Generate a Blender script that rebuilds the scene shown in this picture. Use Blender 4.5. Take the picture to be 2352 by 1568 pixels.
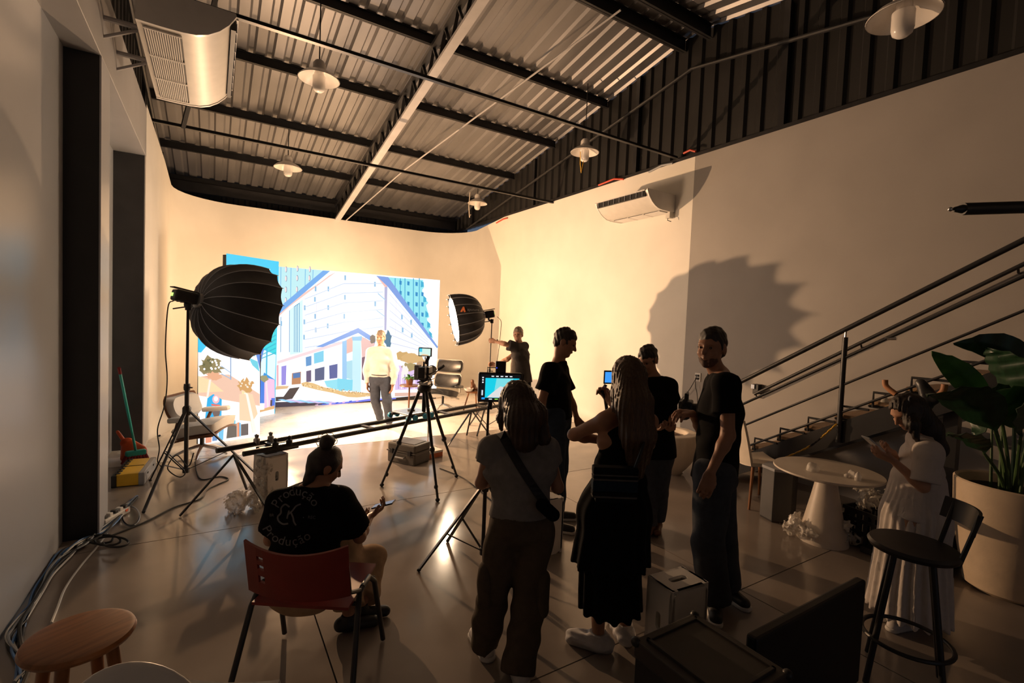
import bpy, bmesh, math, random
import numpy as np
from mathutils import Vector, Matrix
from mathutils.bvhtree import BVHTree
random.seed(7)
for o in list(bpy.data.objects): bpy.data.objects.remove(o)
SC = bpy.context.scene
C = SC.collection
PI = math.pi

# ------------------------------------------------------------------ camera
CX, CY, F, H = 1176., 784., 1104., 1.85
_v1 = np.array([490-CX, 709-CY, F]); _v2 = np.array([2950-CX, 809.5-CY, F])
_yw = _v1/np.linalg.norm(_v1); _xw = _v2-_yw*(_v2@_yw); _xw /= np.linalg.norm(_xw)
_zw = np.cross(_xw, _yw)
RW = np.stack([_xw, _yw, _zw])
ORI = np.array([0., 0., H])
cam = bpy.data.cameras.new('camera'); camo = bpy.data.objects.new('camera', cam); C.objects.link(camo)
_r = RW@[1, 0, 0]; _u = RW@[0, -1, 0]; _f = RW@[0, 0, 1]
camo.matrix_world = Matrix(((_r[0], _u[0], -_f[0], 0), (_r[1], _u[1], -_f[1], 0), (_r[2], _u[2], -_f[2], H), (0, 0, 0, 1)))
cam.sensor_width = 36; cam.lens = 36*F/2352; cam.clip_start = .05
SC.camera = camo
FWD = np.array([_f[0], _f[1], 0]); FWD /= np.linalg.norm(FWD)      # camera heading on the floor
RGT = np.array([FWD[1], -FWD[0], 0])

# survey helpers: sight line of a photo point met with a floor, wall or depth
def ray(x, y): return RW@np.array([x-CX, y-CY, F])
def fl(x, y, z=0.): d = ray(x, y); return ORI+d*(z-H)/d[2]
def onX(x, y, X): d = ray(x, y); return ORI+d*X/d[0]
def onY(x, y, Y): d = ray(x, y); return ORI+d*Y/d[1]
def dep(x, y, z): return ORI+ray(x, y)*z/F
def depth(p): return float((RW.T@(np.array(p, float)-ORI))[2])
def pixx(p): c = RW.T@(np.array(p, float)-ORI); return CX+F*c[0]/c[2]
def onP(x, y, P0, N):
    d = ray(x, y); t = np.dot(np.array(P0)-ORI, N)/np.dot(d, N); return ORI+d*t

# ------------------------------------------------------------------ world, lights, exposure
SC.view_settings.view_transform = 'Standard'; SC.view_settings.look = 'None'
SC.view_settings.exposure = 0.0; SC.view_settings.gamma = 1.0
SC.view_settings.use_curve_mapping = False
W = bpy.data.worlds.new('world'); SC.world = W; W.use_nodes = True
W.node_tree.nodes['Background'].inputs[0].default_value = (.42, .56, .80, 1)
W.node_tree.nodes['Background'].inputs[1].default_value = .18
KEY_L = 40.0      # big dome diffuser
FILL_L = 66.0     # small dome diffuser
KICK_W = 400.0    # added hard light without a fixture, in front of the screen
SCREEN_L = 1.35
_l = bpy.data.lights.new('added_hard_light', 'AREA'); _l.shape = 'DISK'; _l.size = .06; _l.energy = KICK_W; _l.color = (1, .595, .31)
lo = bpy.data.objects.new('added_hard_light', _l); C.objects.link(lo)
lo.location = (1.15, 9.55, 1.78)  # bodiless light added here to throw the softbox and air conditioner shadows
lo.rotation_euler = Vector((2.4, -2.31, .25)).to_track_quat('-Z', 'Y').to_euler()

_l = bpy.data.lights.new('added_back_light', 'AREA'); _l.shape = 'DISK'; _l.size = .5; _l.energy = 230; _l.color = (1, .625, .345)
lo = bpy.data.objects.new('added_back_light', _l); C.objects.link(lo)      # unseen bodiless light added behind the video wall to brighten the back wall
lo.location = (2.4, 11.2, .9); lo.rotation_euler = Vector((0, .75, .75)).to_track_quat('-Z', 'Y').to_euler()

# ------------------------------------------------------------------ materials
MATS = {}
def sl(c):   # sRGB 0-255 to linear
    return tuple(((v/255)/12.92 if v/255 <= .04045 else ((v/255+.055)/1.055)**2.4) for v in c)
def mat(name, col, rough=.5, metal=0., spec=.5, var=.0, scale=8., bump=0., bscale=60., stretch=None, emit=None, es=0., alpha=1., trans=0., sheen=0., rvar=0.):
    if name in MATS: return MATS[name]
    m = bpy.data.materials.new(name); m.use_nodes = True; nt = m.node_tree; b = nt.nodes['Principled BSDF']
    b.inputs['Base Color'].default_value = (*col, 1); b.inputs['Roughness'].default_value = rough
    b.inputs['Metallic'].default_value = metal; b.inputs['Specular IOR Level'].default_value = spec
    if emit is not None:
        b.inputs['Emission Color'].default_value = (*emit, 1); b.inputs['Emission Strength'].default_value = es
    if alpha < 1: b.inputs['Alpha'].default_value = alpha
    if trans: b.inputs['Transmission Weight'].default_value = trans
    if sheen: b.inputs['Sheen Weight'].default_value = sheen
    tc = nt.nodes.new('ShaderNodeTexCoord'); mp = nt.nodes.new('ShaderNodeMapping')
    nt.links.new(tc.outputs['Object'], mp.inputs['Vector'])
    if stretch: mp.inputs['Scale'].default_value = stretch
    if var or rvar:
        n = nt.nodes.new('ShaderNodeTexNoise'); n.inputs['Scale'].default_value = scale; n.inputs['Detail'].default_value = 5
        nt.links.new(mp.outputs[0], n.inputs['Vector'])
    if var:
        r = nt.nodes.new('ShaderNodeValToRGB')
        r.color_ramp.elements[0].position = .3; r.color_ramp.elements[1].position = .7
        r.color_ramp.elements[0].color = tuple(max(0, c*(1-var)) for c in col)+(1,)
        r.color_ramp.elements[1].color = tuple(min(1, c*(1+var)) for c in col)+(1,)
        nt.links.new(n.outputs['Fac'], r.inputs['Fac']); nt.links.new(r.outputs['Color'], b.inputs['Base Color'])
    if rvar:
        mr = nt.nodes.new('ShaderNodeMapRange'); mr.inputs['From Min'].default_value = .3; mr.inputs['From Max'].default_value = .7
        mr.inputs['To Min'].default_value = max(.02, rough-rvar); mr.inputs['To Max'].default_value = min(1, rough+rvar)
        nt.links.new(n.outputs['Fac'], mr.inputs['Value']); nt.links.new(mr.outputs[0], b.inputs['Roughness'])
    if bump:
        n2 = nt.nodes.new('ShaderNodeTexNoise'); n2.inputs['Scale'].default_value = bscale; n2.inputs['Detail'].default_value = 4
        nt.links.new(mp.outputs[0], n2.inputs['Vector'])
        bp = nt.nodes.new('ShaderNodeBump'); bp.inputs['Strength'].default_value = bump; bp.inputs['Distance'].default_value = .01
        nt.links.new(n2.outputs['Fac'], bp.inputs['Height']); nt.links.new(bp.outputs[0], b.inputs['Normal'])
    MATS[name] = m; return m

M = {}
M['cyc'] = mat('white_cyclorama_paint', (.80, .77, .71), .55, var=.03, scale=2, bump=.03, bscale=30)
M['cycfloor'] = mat('white_painted_floor', (.74, .70, .64), .30, var=.07, scale=2.5, rvar=.1)
M['grey_wall'] = mat('grey_wall_paint', (.345, .325, .31), .6, var=.05, scale=1.6, bump=.05, bscale=40)
M['left_wall'] = mat('satin_grey_paint', (.43, .45, .49), .30, var=.04, scale=1.4, bump=.03, bscale=25)
M['beam_paint'] = mat('grey_beam_paint', (.36, .36, .37), .45, var=.05, scale=3)
M['black_paint'] = mat('black_paint', (.010, .011, .013), .5, var=.2, scale=5)
M['dark_paint'] = mat('dark_grey_paint', (.045, .045, .047), .5, var=.15, scale=5)
M['concrete'] = mat('polished_concrete', (.265, .228, .20), .165, var=.12, scale=1.7, rvar=.06, bump=.02, bscale=14)
M['joint'] = mat('floor_joint', (.05, .045, .04), .8, var=.2)
M['sheet'] = mat('galvanised_roof_sheet', (.205, .20, .205), .42, metal=.55, var=.22, scale=1.2, stretch=(1, .35, 1), rvar=.1)
M['gable'] = mat('dark_gable_sheet', (.011, .0105, .0105), .55, metal=.0, var=.3, scale=1.5)
M['steel_black'] = mat('black_painted_steel', (.015, .015, .017), .4, var=.25, scale=6)
M['steel_grey'] = mat('grey_painted_steel', (.42, .41, .42), .42, var=.08, scale=4)
M['chrome'] = mat('chrome', (.75, .75, .76), .18, metal=1., var=.05)
M['silver'] = mat('brushed_silver', (.55, .55, .56), .32, metal=.9, var=.08, scale=12)
M['white_plastic'] = mat('white_plastic', (.74, .72, .69), .35, var=.04)
M['cream_plastic'] = mat('cream_plastic', (.66, .63, .58), .46, var=.05)
M['grey_plastic'] = mat('grey_plastic', (.30, .31, .34), .45, var=.06)
M['black_plastic'] = mat('black_plastic', (.014, .014, .016), .42, var=.2)
M['black_rubber'] = mat('black_rubber', (.012, .012, .012), .7, var=.2)
M['black_fabric'] = mat('black_softbox_fabric', (.016, .016, .019), .6, var=.25, scale=14, bump=.1, bscale=200)
M['enamel'] = mat('white_enamel', (.78, .74, .70), .28, var=.04)
M['opal'] = mat('opal_glass', (.82, .79, .76), .2, var=.02)
M['wood'] = mat('honey_wood', (.25, .10, .034), .38, var=.3, scale=5, stretch=(1, 9, 1), bump=.03)
M['oak'] = mat('oak_tread', (.33, .20, .10), .5, var=.25, scale=4, stretch=(1, 7, 1))
M['red_plastic'] = mat('red_plastic', (.20, .022, .018), .42, var=.1)
M['orange_plastic'] = mat('orange_plastic', (.78, .12, .03), .4, var=.06)
M['teal_plastic'] = mat('teal_plastic', (.03, .42, .38), .4, var=.06)
M['red_bristle'] = mat('red_bristle', (.25, .02, .025), .8, var=.3, scale=40)
M['yellow_plastic'] = mat('yellow_plastic', (.75, .46, .03), .45, var=.06)
M['leather'] = mat('black_leather', (.03, .03, .032), .36, var=.2, scale=20, bump=.1, bscale=80)
M['leather_brown'] = mat('brown_leather', (.13, .05, .02), .4, var=.3, scale=10, bump=.1)
M['cushion'] = mat('white_cushion', (.66, .64, .62), .7, var=.06, bump=.1, bscale=90)
M['uphol'] = mat('cream_upholstery', (.70, .62, .52), .75, var=.05, bump=.1, bscale=120)
M['planter'] = mat('cream_stone_planter', (.62, .50, .37), .65, var=.08, bump=.08, bscale=50)
M['soil'] = mat('potting_soil', (.02, .014, .01), .9, var=.4, scale=40, bump=.6)
M['leaf'] = mat('dark_green_leaf', (.012, .045, .018), .38, var=.35, scale=6, stretch=(1, 6, 1))
M['leaf2'] = mat('fresh_green_leaf', (.05, .16, .03), .4, var=.3, scale=6)
M['stem'] = mat('plant_stem', (.05, .10, .03), .5, var=.2)
M['table_white'] = mat('cream_lacquer_table', (.60, .53, .45), .38, var=.05)
M['cable_blue'] = mat('blue_cable', (.06, .17, .42), .45, var=.1)
M['cable_white'] = mat('white_cable', (.6, .6, .58), .45, var=.05)
M['cable_grey'] = mat('grey_cable', (.25, .27, .3), .45, var=.1)
M['film'] = mat('clear_plastic_wrap', (.78, .74, .68), .12, spec=.9, alpha=.55, var=.1, scale=20, bump=.5, bscale=35)
M['phone_glass'] = mat('phone_glass', (.02, .02, .025), .08, var=.05)
M['phone_back'] = mat('pale_phone_back', (.55, .56, .58), .25, var=.05)
M['card'] = mat('orange_card', (.60, .16, .05), .6, var=.1)
M['paper'] = mat('white_paper', (.75, .72, .68), .7, var=.04)
M['chain_y'] = mat('yellow_chain_plastic', (.62, .36, .03), .5, var=.1)
M['bottle'] = mat('clear_bottle', (.55, .54, .5), .1, spec=.8, alpha=.6, var=.1)
M['tan_grip'] = mat('tan_grip', (.45, .20, .09), .55, var=.12)
M['glow'] = mat('lit_softbox_diffuser', (.9, .9, .9), .8, emit=(1, .645, .385), es=KEY_L)
M['glow2'] = mat('lit_small_diffuser', (.9, .9, .9), .8, emit=(1, .74, .49), es=FILL_L)
M['silver_in'] = mat('silver_softbox_lining', (.7, .7, .7), .3, metal=.8, var=.05)
M['green_led'] = mat('green_status_display', (.1, .2, .05), .5, emit=(.55, .9, .2), es=1.5)
M['blue_led'] = mat('blue_status_lamp', (.02, .02, .2), .5, emit=(.05, .1, 1.), es=1.)
M['red_wire'] = mat('red_wire', (.6, .06, .02), .5, var=.1)
M['blue_wheel'] = mat('blue_wheel', (.02, .32, .55), .35, var=.08)

def vcol_emit(name, strength):
    m = bpy.data.materials.new(name); m.use_nodes = True; nt = m.node_tree
    b = nt.nodes['Principled BSDF']; b.inputs['Base Color'].default_value = (.01, .01, .012, 1); b.inputs['Roughness'].default_value = .35
    a = nt.nodes.new('ShaderNodeAttribute'); a.attribute_name = 'Col'
    nt.links.new(a.outputs['Color'], b.inputs['Emission Color']); b.inputs['Emission Strength'].default_value = strength
    return m
M['screen'] = vcol_emit('led_screen_image', SCREEN_L)
M['screen_s'] = vcol_emit('monitor_image', 1.1)

# ------------------------------------------------------------------ mesh helpers
def V(*a): return np.array(a, float)
def unit(v): v = np.array(v, float); return v/max(1e-9, np.linalg.norm(v))
class MB:
    def __init__(s): s.v = []; s.f = []; s.m = []; s.cols = []; s.mi = 0; s.col = None
    def _f(s, idx):
        s.f.append(idx); s.m.append(s.mi); s.cols.append(s.col)
    def add(s, verts, faces):
        n = len(s.v); s.v += [tuple(map(float, p)) for p in verts]
        for f in faces: s._f([i+n for i in f])
        return s
    def box(s, c, d, R=None):
        c = V(*c); h = V(*d)/2; R = np.eye(3) if R is None else np.array(R)
        vs = [c+R@(h*V(i, j, k)) for i in (-1, 1) for j in (-1, 1) for k in (-1, 1)]
        return s.add(vs, [(0, 1, 3, 2), (4, 6, 7, 5), (0, 4, 5, 1), (2, 3, 7, 6), (0, 2, 6, 4), (1, 5, 7, 3)])
    def box2(s, a, b): a = V(*a); b = V(*b); return s.box((a+b)/2, abs(b-a))
    def bar(s, p, q, w, h, up=(0, 0, 1)):
        p = V(*p); q = V(*q); y = unit(q-p); x = np.cross(y, up)
        if np.linalg.norm(x) < 1e-6: x = V(1, 0, 0)
        x = unit(x); z = np.cross(x, y); return s.box((p+q)/2, (w, np.linalg.norm(q-p), h), np.stack([x, y, z], 1))
    def tube(s, pts, r, n=8, closed=False, cap=True):
        P = [V(*p) for p in pts]; k = len(P); rr = r if hasattr(r, '__len__') else [r]*k
        base = len(s.v); prev = None
        for i in range(k):
            t = (P[(i+1) % k]-P[i-1]) if closed else (P[min(i+1, k-1)]-P[max(i-1, 0)])
            t = unit(t)
            if prev is None:
                a = np.cross(t, (0, 0, 1)); a = np.cross(t, (1, 0, 0)) if np.linalg.norm(a) < .1 else a
            else: a = prev-t*np.dot(prev, t)
            a = unit(a); b = np.cross(t, a); prev = a
            for j in range(n):
                w = 2*PI*j/n; s.v.append(tuple(P[i]+rr[i]*(math.cos(w)*a+math.sin(w)*b)))
        for i in range(k if closed else k-1):
            i2 = (i+1) % k
            for j in range(n):
                j2 = (j+1) % n; s._f([base+i*n+j, base+i*n+j2, base+i2*n+j2, base+i2*n+j])
        if cap and not closed:
            s._f([base+j for j in range(n)][::-1]); s._f([base+(k-1)*n+j for j in range(n)])
        return s
    def cyl(s, p, q, r, r2=None, n=16): return s.tube([p, q], [r, r if r2 is None else r2], n)
    def lathe(s, prof, n=24, c=(0, 0, 0), R=None, cap=True):
        c = V(*c); R = np.eye(3) if R is None else np.array(R); base = len(s.v); k = len(prof)
        for r, z in prof:
            for j in range(n):
                w = 2*PI*j/n; s.v.append(tuple(c+R@V(r*math.cos(w), r*math.sin(w), z)))
        for i in range(k-1):
            for j in range(n):
                j2 = (j+1) % n; s._f([base+i*n+j, base+i*n+j2, base+(i+1)*n+j2, base+(i+1)*n+j])
        if cap:
            s._f([base+j for j in range(n)][::-1]); s._f([base+(k-1)*n+j for j in range(n)])
        return s
    def prism(s, poly, ax, t0, t1, fn=None):
        # poly in the two axes other than ax, extruded along ax
        o = [i for i in range(3) if i != ax]; n = len(poly); vs = []
        for t in (t0, t1):
            for a, b in poly:
                p = [0, 0, 0]; p[ax] = t; p[o[0]] = a; p[o[1]] = b; vs.append(p)
        fs = [list(range(n))[::-1], [n+i for i in range(n)]]+[(i, (i+1) % n, n+(i+1) % n, n+i) for i in range(n)]
        return s.add(vs, fs)
    def ellipsoid(s, c, r, R=None, n=16, m=10):
        c = V(*c); R = np.eye(3) if R is None else np.array(R); r = V(*r) if hasattr(r, '__len__') else V(r, r, r)
        base = len(s.v); s.v.append(tuple(c+R@(r*V(0, 0, 1))))
        for i in range(1, m):
            ph = PI*i/m
            for j in range(n):
                th = 2*PI*j/n; s.v.append(tuple(c+R@(r*V(math.sin(ph)*math.cos(th), math.sin(ph)*math.sin(th), math.cos(ph)))))
        s.v.append(tuple(c+R@(r*V(0, 0, -1)))); e = len(s.v)-1
        for j in range(n):
            j2 = (j+1) % n; s._f([base, base+1+j, base+1+j2]); s._f([e, base+1+(m-2)*n+j2, base+1+(m-2)*n+j])
            for i in range(m-2):
                a = base+1+i*n; s._f([a+j, a+n+j, a+n+j2, a+j2])
        return s
    def surf(s, grid, thick=0., nrm=None):
        g = np.array(grid, float); a, b = g.shape[:2]; base = len(s.v)
        if not thick:
            s.add(g.reshape(-1, 3), [(i*b+j, i*b+j+1, (i+1)*b+j+1, (i+1)*b+j) for i in range(a-1) for j in range(b-1)]); return s
        if nrm is None:
            du = np.gradient(g, axis=0); dv = np.gradient(g, axis=1); N = np.cross(du, dv); N /= np.linalg.norm(N, axis=2, keepdims=True)+1e-9
        else: N = np.broadcast_to(np.array(nrm, float), g.shape)
        vs = list((g+N*thick/2).reshape(-1, 3))+list((g-N*thick/2).reshape(-1, 3)); o = a*b; fs = []
        for i in range(a-1):
            for j in range(b-1):
                q = (i*b+j, i*b+j+1, (i+1)*b+j+1, (i+1)*b+j); fs.append(q); fs.append(tuple(o+k for k in q[::-1]))
        for i in range(a-1):
            fs.append((i*b, (i+1)*b, o+(i+1)*b, o+i*b)); fs.append((i*b+b-1, o+i*b+b-1, o+(i+1)*b+b-1, (i+1)*b+b-1))
        for j in range(b-1):
            fs.append((j, o+j, o+j+1, j+1)); k = (a-1)*b; fs.append((k+j, k+j+1, o+k+j+1, o+k+j))
        return s.add(vs, fs)
    def mesh(s, name):
        me = bpy.data.meshes.new(name); me.from_pydata(s.v, [], s.f); me.update(); return me
    def build(s, name, mats, parent=None, smooth=False, bevel=0., fix=True, ang=None):
        me = s.mesh(name); mats = mats if isinstance(mats, (list, tuple)) else [mats]
        for m in mats: me.materials.append(M[m] if isinstance(m, str) else m)
        if len(mats) > 1: me.polygons.foreach_set('material_index', s.m)
        if any(c is not None for c in s.cols):
            ca = me.color_attributes.new('Col', 'FLOAT_COLOR', 'CORNER')
            buf = []
            for p, c in zip(s.f, s.cols): buf += list(c if c is not None else (0, 0, 0, 1))*len(p)
            ca.data.foreach_set('color', buf)
        if fix:
            bm = bmesh.new(); bm.from_mesh(me); bmesh.ops.recalc_face_normals(bm, faces=bm.faces); bm.to_mesh(me); bm.free()
        if smooth:
            me.polygons.foreach_set('use_smooth', [True]*len(me.polygons))
            me.set_sharp_from_angle(angle=math.radians(ang or 40))
        o = bpy.data.objects.new(name, me); C.objects.link(o)
        if bevel:
            b = o.modifiers.new('bevel', 'BEVEL'); b.width = bevel; b.segments = 2; b.limit_method = 'ANGLE'
        if parent is not None: o.parent = parent
        return o
def mb(): return MB()
def tag(o, label, cat, group=None):
    o['label'] = label; o['category'] = cat
    if group: o['group'] = group
    return o
def struct(o): o['kind'] = 'structure'; return o
def thing(name, label, cat, loc=(0, 0, 0), rz=0., group=None):
    o = bpy.data.objects.new(name, None); C.objects.link(o); o.empty_display_size = .1
    o.location = tuple(map(float, loc)); o.rotation_euler = (0, 0, rz)
    return tag(o, label, cat, group)
def empty(name, parent=None):
    o = bpy.data.objects.new(name, None); C.objects.link(o); o.empty_display_size = .1; o.parent = parent; return o
def instance(o, name, parent):
    c = o.copy(); c.name = name; C.objects.link(c); c.parent = parent; return c
def rotz(a): c, s = math.cos(a), math.sin(a); return np.array([[c, -s, 0], [s, c, 0], [0, 0, 1]])
def rotx(a): c, s = math.cos(a), math.sin(a); return np.array([[1, 0, 0], [0, c, -s], [0, s, c]])
def roty(a): c, s = math.cos(a), math.sin(a); return np.array([[c, 0, s], [0, 1, 0], [-s, 0, c]])
def frame(zdir, up=(0, 0, 1)):   # columns x,y,z with z along zdir
    z = unit(zdir); x = np.cross(up, z); x = V(1, 0, 0) if np.linalg.norm(x) < 1e-4 else unit(x); y = np.cross(z, x)
    return np.stack([x, y, z], 1)
def curve_pts(pts, n=8):   # Catmull-Rom
    P = [V(*p) for p in pts]; P = [2*P[0]-P[1]]+P+[2*P[-1]-P[-2]]; out = []
    for i in range(1, len(P)-2):
        for k in range(n):
            t = k/n; a, b, c, d = P[i-1:i+3]
            out.append(.5*((2*b)+(c-a)*t+(2*a-5*b+4*c-d)*t*t+(3*b-a-3*c+d)*t**3))
    out.append(P[-2]); return out
def text_mesh(txt, size):
    cu = bpy.data.curves.new('t', 'FONT'); cu.body = txt; cu.size = size; cu.align_x = 'CENTER'; cu.align_y = 'CENTER'
    o = bpy.data.objects.new('t', cu); C.objects.link(o)
    dg = bpy.context.evaluated_depsgraph_get(); dg.update()
    me = o.evaluated_get(dg).to_mesh(); vs = [tuple(v.co) for v in me.vertices]; fs = [list(p.vertices) for p in me.polygons]
    o.evaluated_get(dg).to_mesh_clear(); bpy.data.objects.remove(o); bpy.data.curves.remove(cu); return vs, fs

# ------------------------------------------------------------------ implicit surfaces for soft forms and figures
class SDF:
    def __init__(s, vox=.01, k=.03): s.vox = vox; s.k = k; s.p = []; s.cuts = []; s.disp = None
    def cone(s, a, b, ra, rb, u=None, f=1., k=None, cuts=(), sub=False):
        a = V(*a); b = V(*b); R = max(ra, rb)*max(1., f)
        s.p.append(('c', np.minimum(a, b)-R, np.maximum(a, b)+R, (a, b, ra, rb, None if u is None else unit(u), f), k, cuts, sub)); return s
    def ball(s, c, r, R=None, k=None, cuts=(), sub=False):
        c = V(*c); r = V(*r) if hasattr(r, '__len__') else V(r, r, r); m = max(r)
        s.p.append(('e', c-m, c+m, (c, r, np.eye(3) if R is None else np.array(R)), k, cuts, sub)); return s
    def chain(s, pts, rs, **kw):
        for i in range(len(pts)-1): s.cone(pts[i], pts[i+1], rs[i], rs[i+1], **kw)
        return s
    def mesh(s):
        vox = s.vox; lo = np.min([p[1] for p in s.p], 0)-vox*4-.02; hi = np.max([p[2] for p in s.p], 0)+vox*4+.02
        n = np.ceil((hi-lo)/vox).astype(int)+1
        D = np.full(tuple(n), .5, np.float32)
        ax = [lo[i]+vox*np.arange(n[i]) for i in range(3)]
        for kind, a, b, prm, k, cuts, sub in s.p:
            k = s.k if k is None else k; mg = k*1.5+vox*3
            i0 = np.maximum(np.floor((a-mg-lo)/vox).astype(int), 0); i1 = np.minimum(np.ceil((b+mg-lo)/vox).astype(int)+1, n)
            sl_ = tuple(slice(i0[i], i1[i]) for i in range(3))
            X = ax[0][sl_[0]][:, None, None]; Y = ax[1][sl_[1]][None, :, None]; Z = ax[2][sl_[2]][None, None, :]
            if kind == 'c':
                A, B, ra, rb, u, f = prm; d = B-A; L = max(1e-9, d@d)
                t = np.clip(((X-A[0])*d[0]+(Y-A[1])*d[1]+(Z-A[2])*d[2])/L, 0, 1)
                vx = X-A[0]-t*d[0]; vy = Y-A[1]-t*d[1]; vz = Z-A[2]-t*d[2]
                if u is not None:
                    c = (vx*u[0]+vy*u[1]+vz*u[2])*(1/f-1); vx = vx+u[0]*c; vy = vy+u[1]*c; vz = vz+u[2]*c
                q = np.sqrt(vx*vx+vy*vy+vz*vz)-(ra+(rb-ra)*t)
            else:
                c, r, R = prm; x = X-c[0]; y = Y-c[1]; z = Z-c[2]
                qx = (x*R[0, 0]+y*R[1, 0]+z*R[2, 0])/r[0]; qy = (x*R[0, 1]+y*R[1, 1]+z*R[2, 1])/r[1]; qz = (x*R[0, 2]+y*R[1, 2]+z*R[2, 2])/r[2]
                q = (np.sqrt(qx*qx+qy*qy+qz*qz)-1)*min(r)
            for cp, cn in cuts: q = np.maximum(q, (X-cp[0])*cn[0]+(Y-cp[1])*cn[1]+(Z-cp[2])*cn[2])
            o = D[sl_]
            if sub:
                h = np.clip(.5-.5*(o+q)/k, 0, 1); D[sl_] = o*(1-h)-q*h+k*h*(1-h)
            else:
                h = np.clip(.5+.5*(o-q)/k, 0, 1); D[sl_] = o*(1-h)+q*h-k*h*(1-h)
        X = ax[0][:, None, None]; Y = ax[1][None, :, None]; Z = ax[2][None, None, :]
        if s.disp is not None:
            near = np.abs(D) < .06
            D = np.where(near, D+s.disp(X, Y, Z), D)
        for cp, cn in s.cuts: D = np.maximum(D, (X-cp[0])*cn[0]+(Y-cp[1])*cn[1]+(Z-cp[2])*cn[2])
        D[0] = D[-1] = .5; D[:, 0] = D[:, -1] = .5; D[:, :, 0] = D[:, :, -1] = .5
        return surfnets(D, lo, vox)
    def build(s, name, m, parent=None):
        v, f = s.mesh(); me = bpy.data.meshes.new(name)
        me.vertices.add(len(v)); me.vertices.foreach_set('co', v.astype(np.float32).ravel())
        me.loops.add(len(f)*4); me.loops.foreach_set('vertex_index', f.astype(np.int32).ravel())
        me.polygons.add(len(f)); me.polygons.foreach_set('loop_start', np.arange(0, len(f)*4, 4, dtype=np.int32))
        me.polygons.foreach_set('loop_total', np.full(len(f), 4, np.int32))
        me.update(calc_edges=True); me.validate()
        me.polygons.foreach_set('use_smooth', [True]*len(me.polygons))
        me.materials.append(M[m] if isinstance(m, str) else m)
        o = bpy.data.objects.new(name, me); C.objects.link(o)
        if parent is not None:
            o.parent = parent; o.matrix_parent_inverse = parent.matrix_basis.inverted()
        return o
def surfnets(D, lo, vox):
    I = D < 0; n = D.shape; cnt = np.zeros((n[0]-1, n[1]-1, n[2]-1), np.int8)
    co = [(i, j, k) for i in (0, 1) for j in (0, 1) for k in (0, 1)]
    for i, j, k in co: cnt += I[i:n[0]-1+i, j:n[1]-1+j, k:n[2]-1+k]
    act = (cnt > 0) & (cnt < 8); ids = np.argwhere(act); idx = np.full(act.shape, -1, np.int64); idx[act] = np.arange(len(ids))
    pos = np.zeros((len(ids), 3)); w = np.zeros(len(ids))
    vals = {c: D[ids[:, 0]+c[0], ids[:, 1]+c[1], ids[:, 2]+c[2]] for c in co}
    for a in co:
        for ax in range(3):
            if a[ax]: continue
            b = list(a); b[ax] = 1; b = tuple(b); da, db = vals[a], vals[b]; cr = (da < 0) != (db < 0)
            t = np.where(cr, da/np.where(cr, da-db, 1), 0)
            p = np.tile(np.array(a, float), (len(ids), 1)); p[:, ax] += t; pos += p*cr[:, None]; w += cr
    pos = (pos/w[:, None]+ids)*vox+lo; F_ = []
    for ax in range(3):
        o1, o2 = [i for i in range(3) if i != ax]
        s0 = [slice(1, -1)]*3; s1 = [slice(1, -1)]*3; s0[ax] = slice(0, -1); s1[ax] = slice(1, None)
        A = I[tuple(s0)]; B = I[tuple(s1)]; e = np.argwhere(A != B)
        g = e.copy(); g[:, o1] += 1; g[:, o2] += 1; ins = I[g[:, 0], g[:, 1], g[:, 2]]
        def at(a, b): h = g.copy(); h[:, o1] += a; h[:, o2] += b; return idx[h[:, 0], h[:, 1], h[:, 2]]
        q = np.stack([at(-1, -1), at(0, -1), at(0, 0), at(-1, 0)], 1)
        fl_ = ins if ax != 1 else ~ins
        q[~fl_] = q[~fl_][:, ::-1]; F_.append(q)
    return pos, np.concatenate(F_)
def folds(amp, seed=0., fx=14., fz=9.):
    def f(X, Y, Z):
        return amp*(np.sin(fx*X+7*np.sin(3.1*Z+seed)+4*np.sin(6*Y+seed))*.5+np.sin(fz*Z+5*np.sin(5*X+2*seed)+6*np.sin(4*Y))*.5+.5*np.sin(31*X+19*Z+23*Y+3*np.sin(9*Z+seed)))
    return f

# ================================================================== THE ROOM
XR, XL, XLC = 6.17, -.97, -.75
RIDGE = 5.0
def zr(y): return 6.4-.18*abs(y-RIDGE)
YB, YF = 13.9, -3.9          # far and near ends of the hall
# floor: a base with concrete bays, sawn joints between them
fb = mb().box2((-1.6, YF, -.2), (6.6, YB, -.012)).build('floor', 'joint'); struct(fb)
xs = [-1.6, .55, 3.22, 5.89, 6.6]; ys = [YF, -.72, 1.95, 4.62, 6.96]
for i in range(4):
    for j in range(4):
        g = .004
        mb().box2((xs[i]+g, ys[j]+g, -.012), (xs[i+1]-g, ys[j+1]-g, 0)).build('concrete_slab', 'concrete', fb)
mb().box2((-1.6, 6.964, -.012), (6.6, YB, .002)).build('painted_slab', 'cycfloor', fb)

# right wall (grey) and the cyclorama (white, rounded corners, cove at the floor)
wr = struct(mb().box2((XR, YF, 0), (XR+.2, 4.87, 4.45)).build('wall_right', 'grey_wall'))
path = [(XR, 4.872), (XR, 6.0), (XR, 7.0), (XR, 8.5), (XR, 10.5), (XR, 12.0)]
path += [(XR-1.2+1.2*math.cos(a), 12.0+1.2*math.sin(a)) for a in np.linspace(0, PI/2, 9)[1:]]
path += [(3.5, 13.2), (1.5, 13.2)]
path += [(.45-1.2*math.sin(a), 12.0+1.2*math.cos(a)) for a in np.linspace(0, PI/2, 9)]
path += [(XLC, 10.5), (XLC, 9.1), (XLC, 8.6), (XLC, 8.2), (XLC+.001, 7.78)]
def nrm2(i):
    a = V(*path[max(0, i-1)], 0); b = V(*path[min(len(path)-1, i+1)], 0); t = unit(b-a); return V(-t[1], t[0], 0)
g = []
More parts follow.
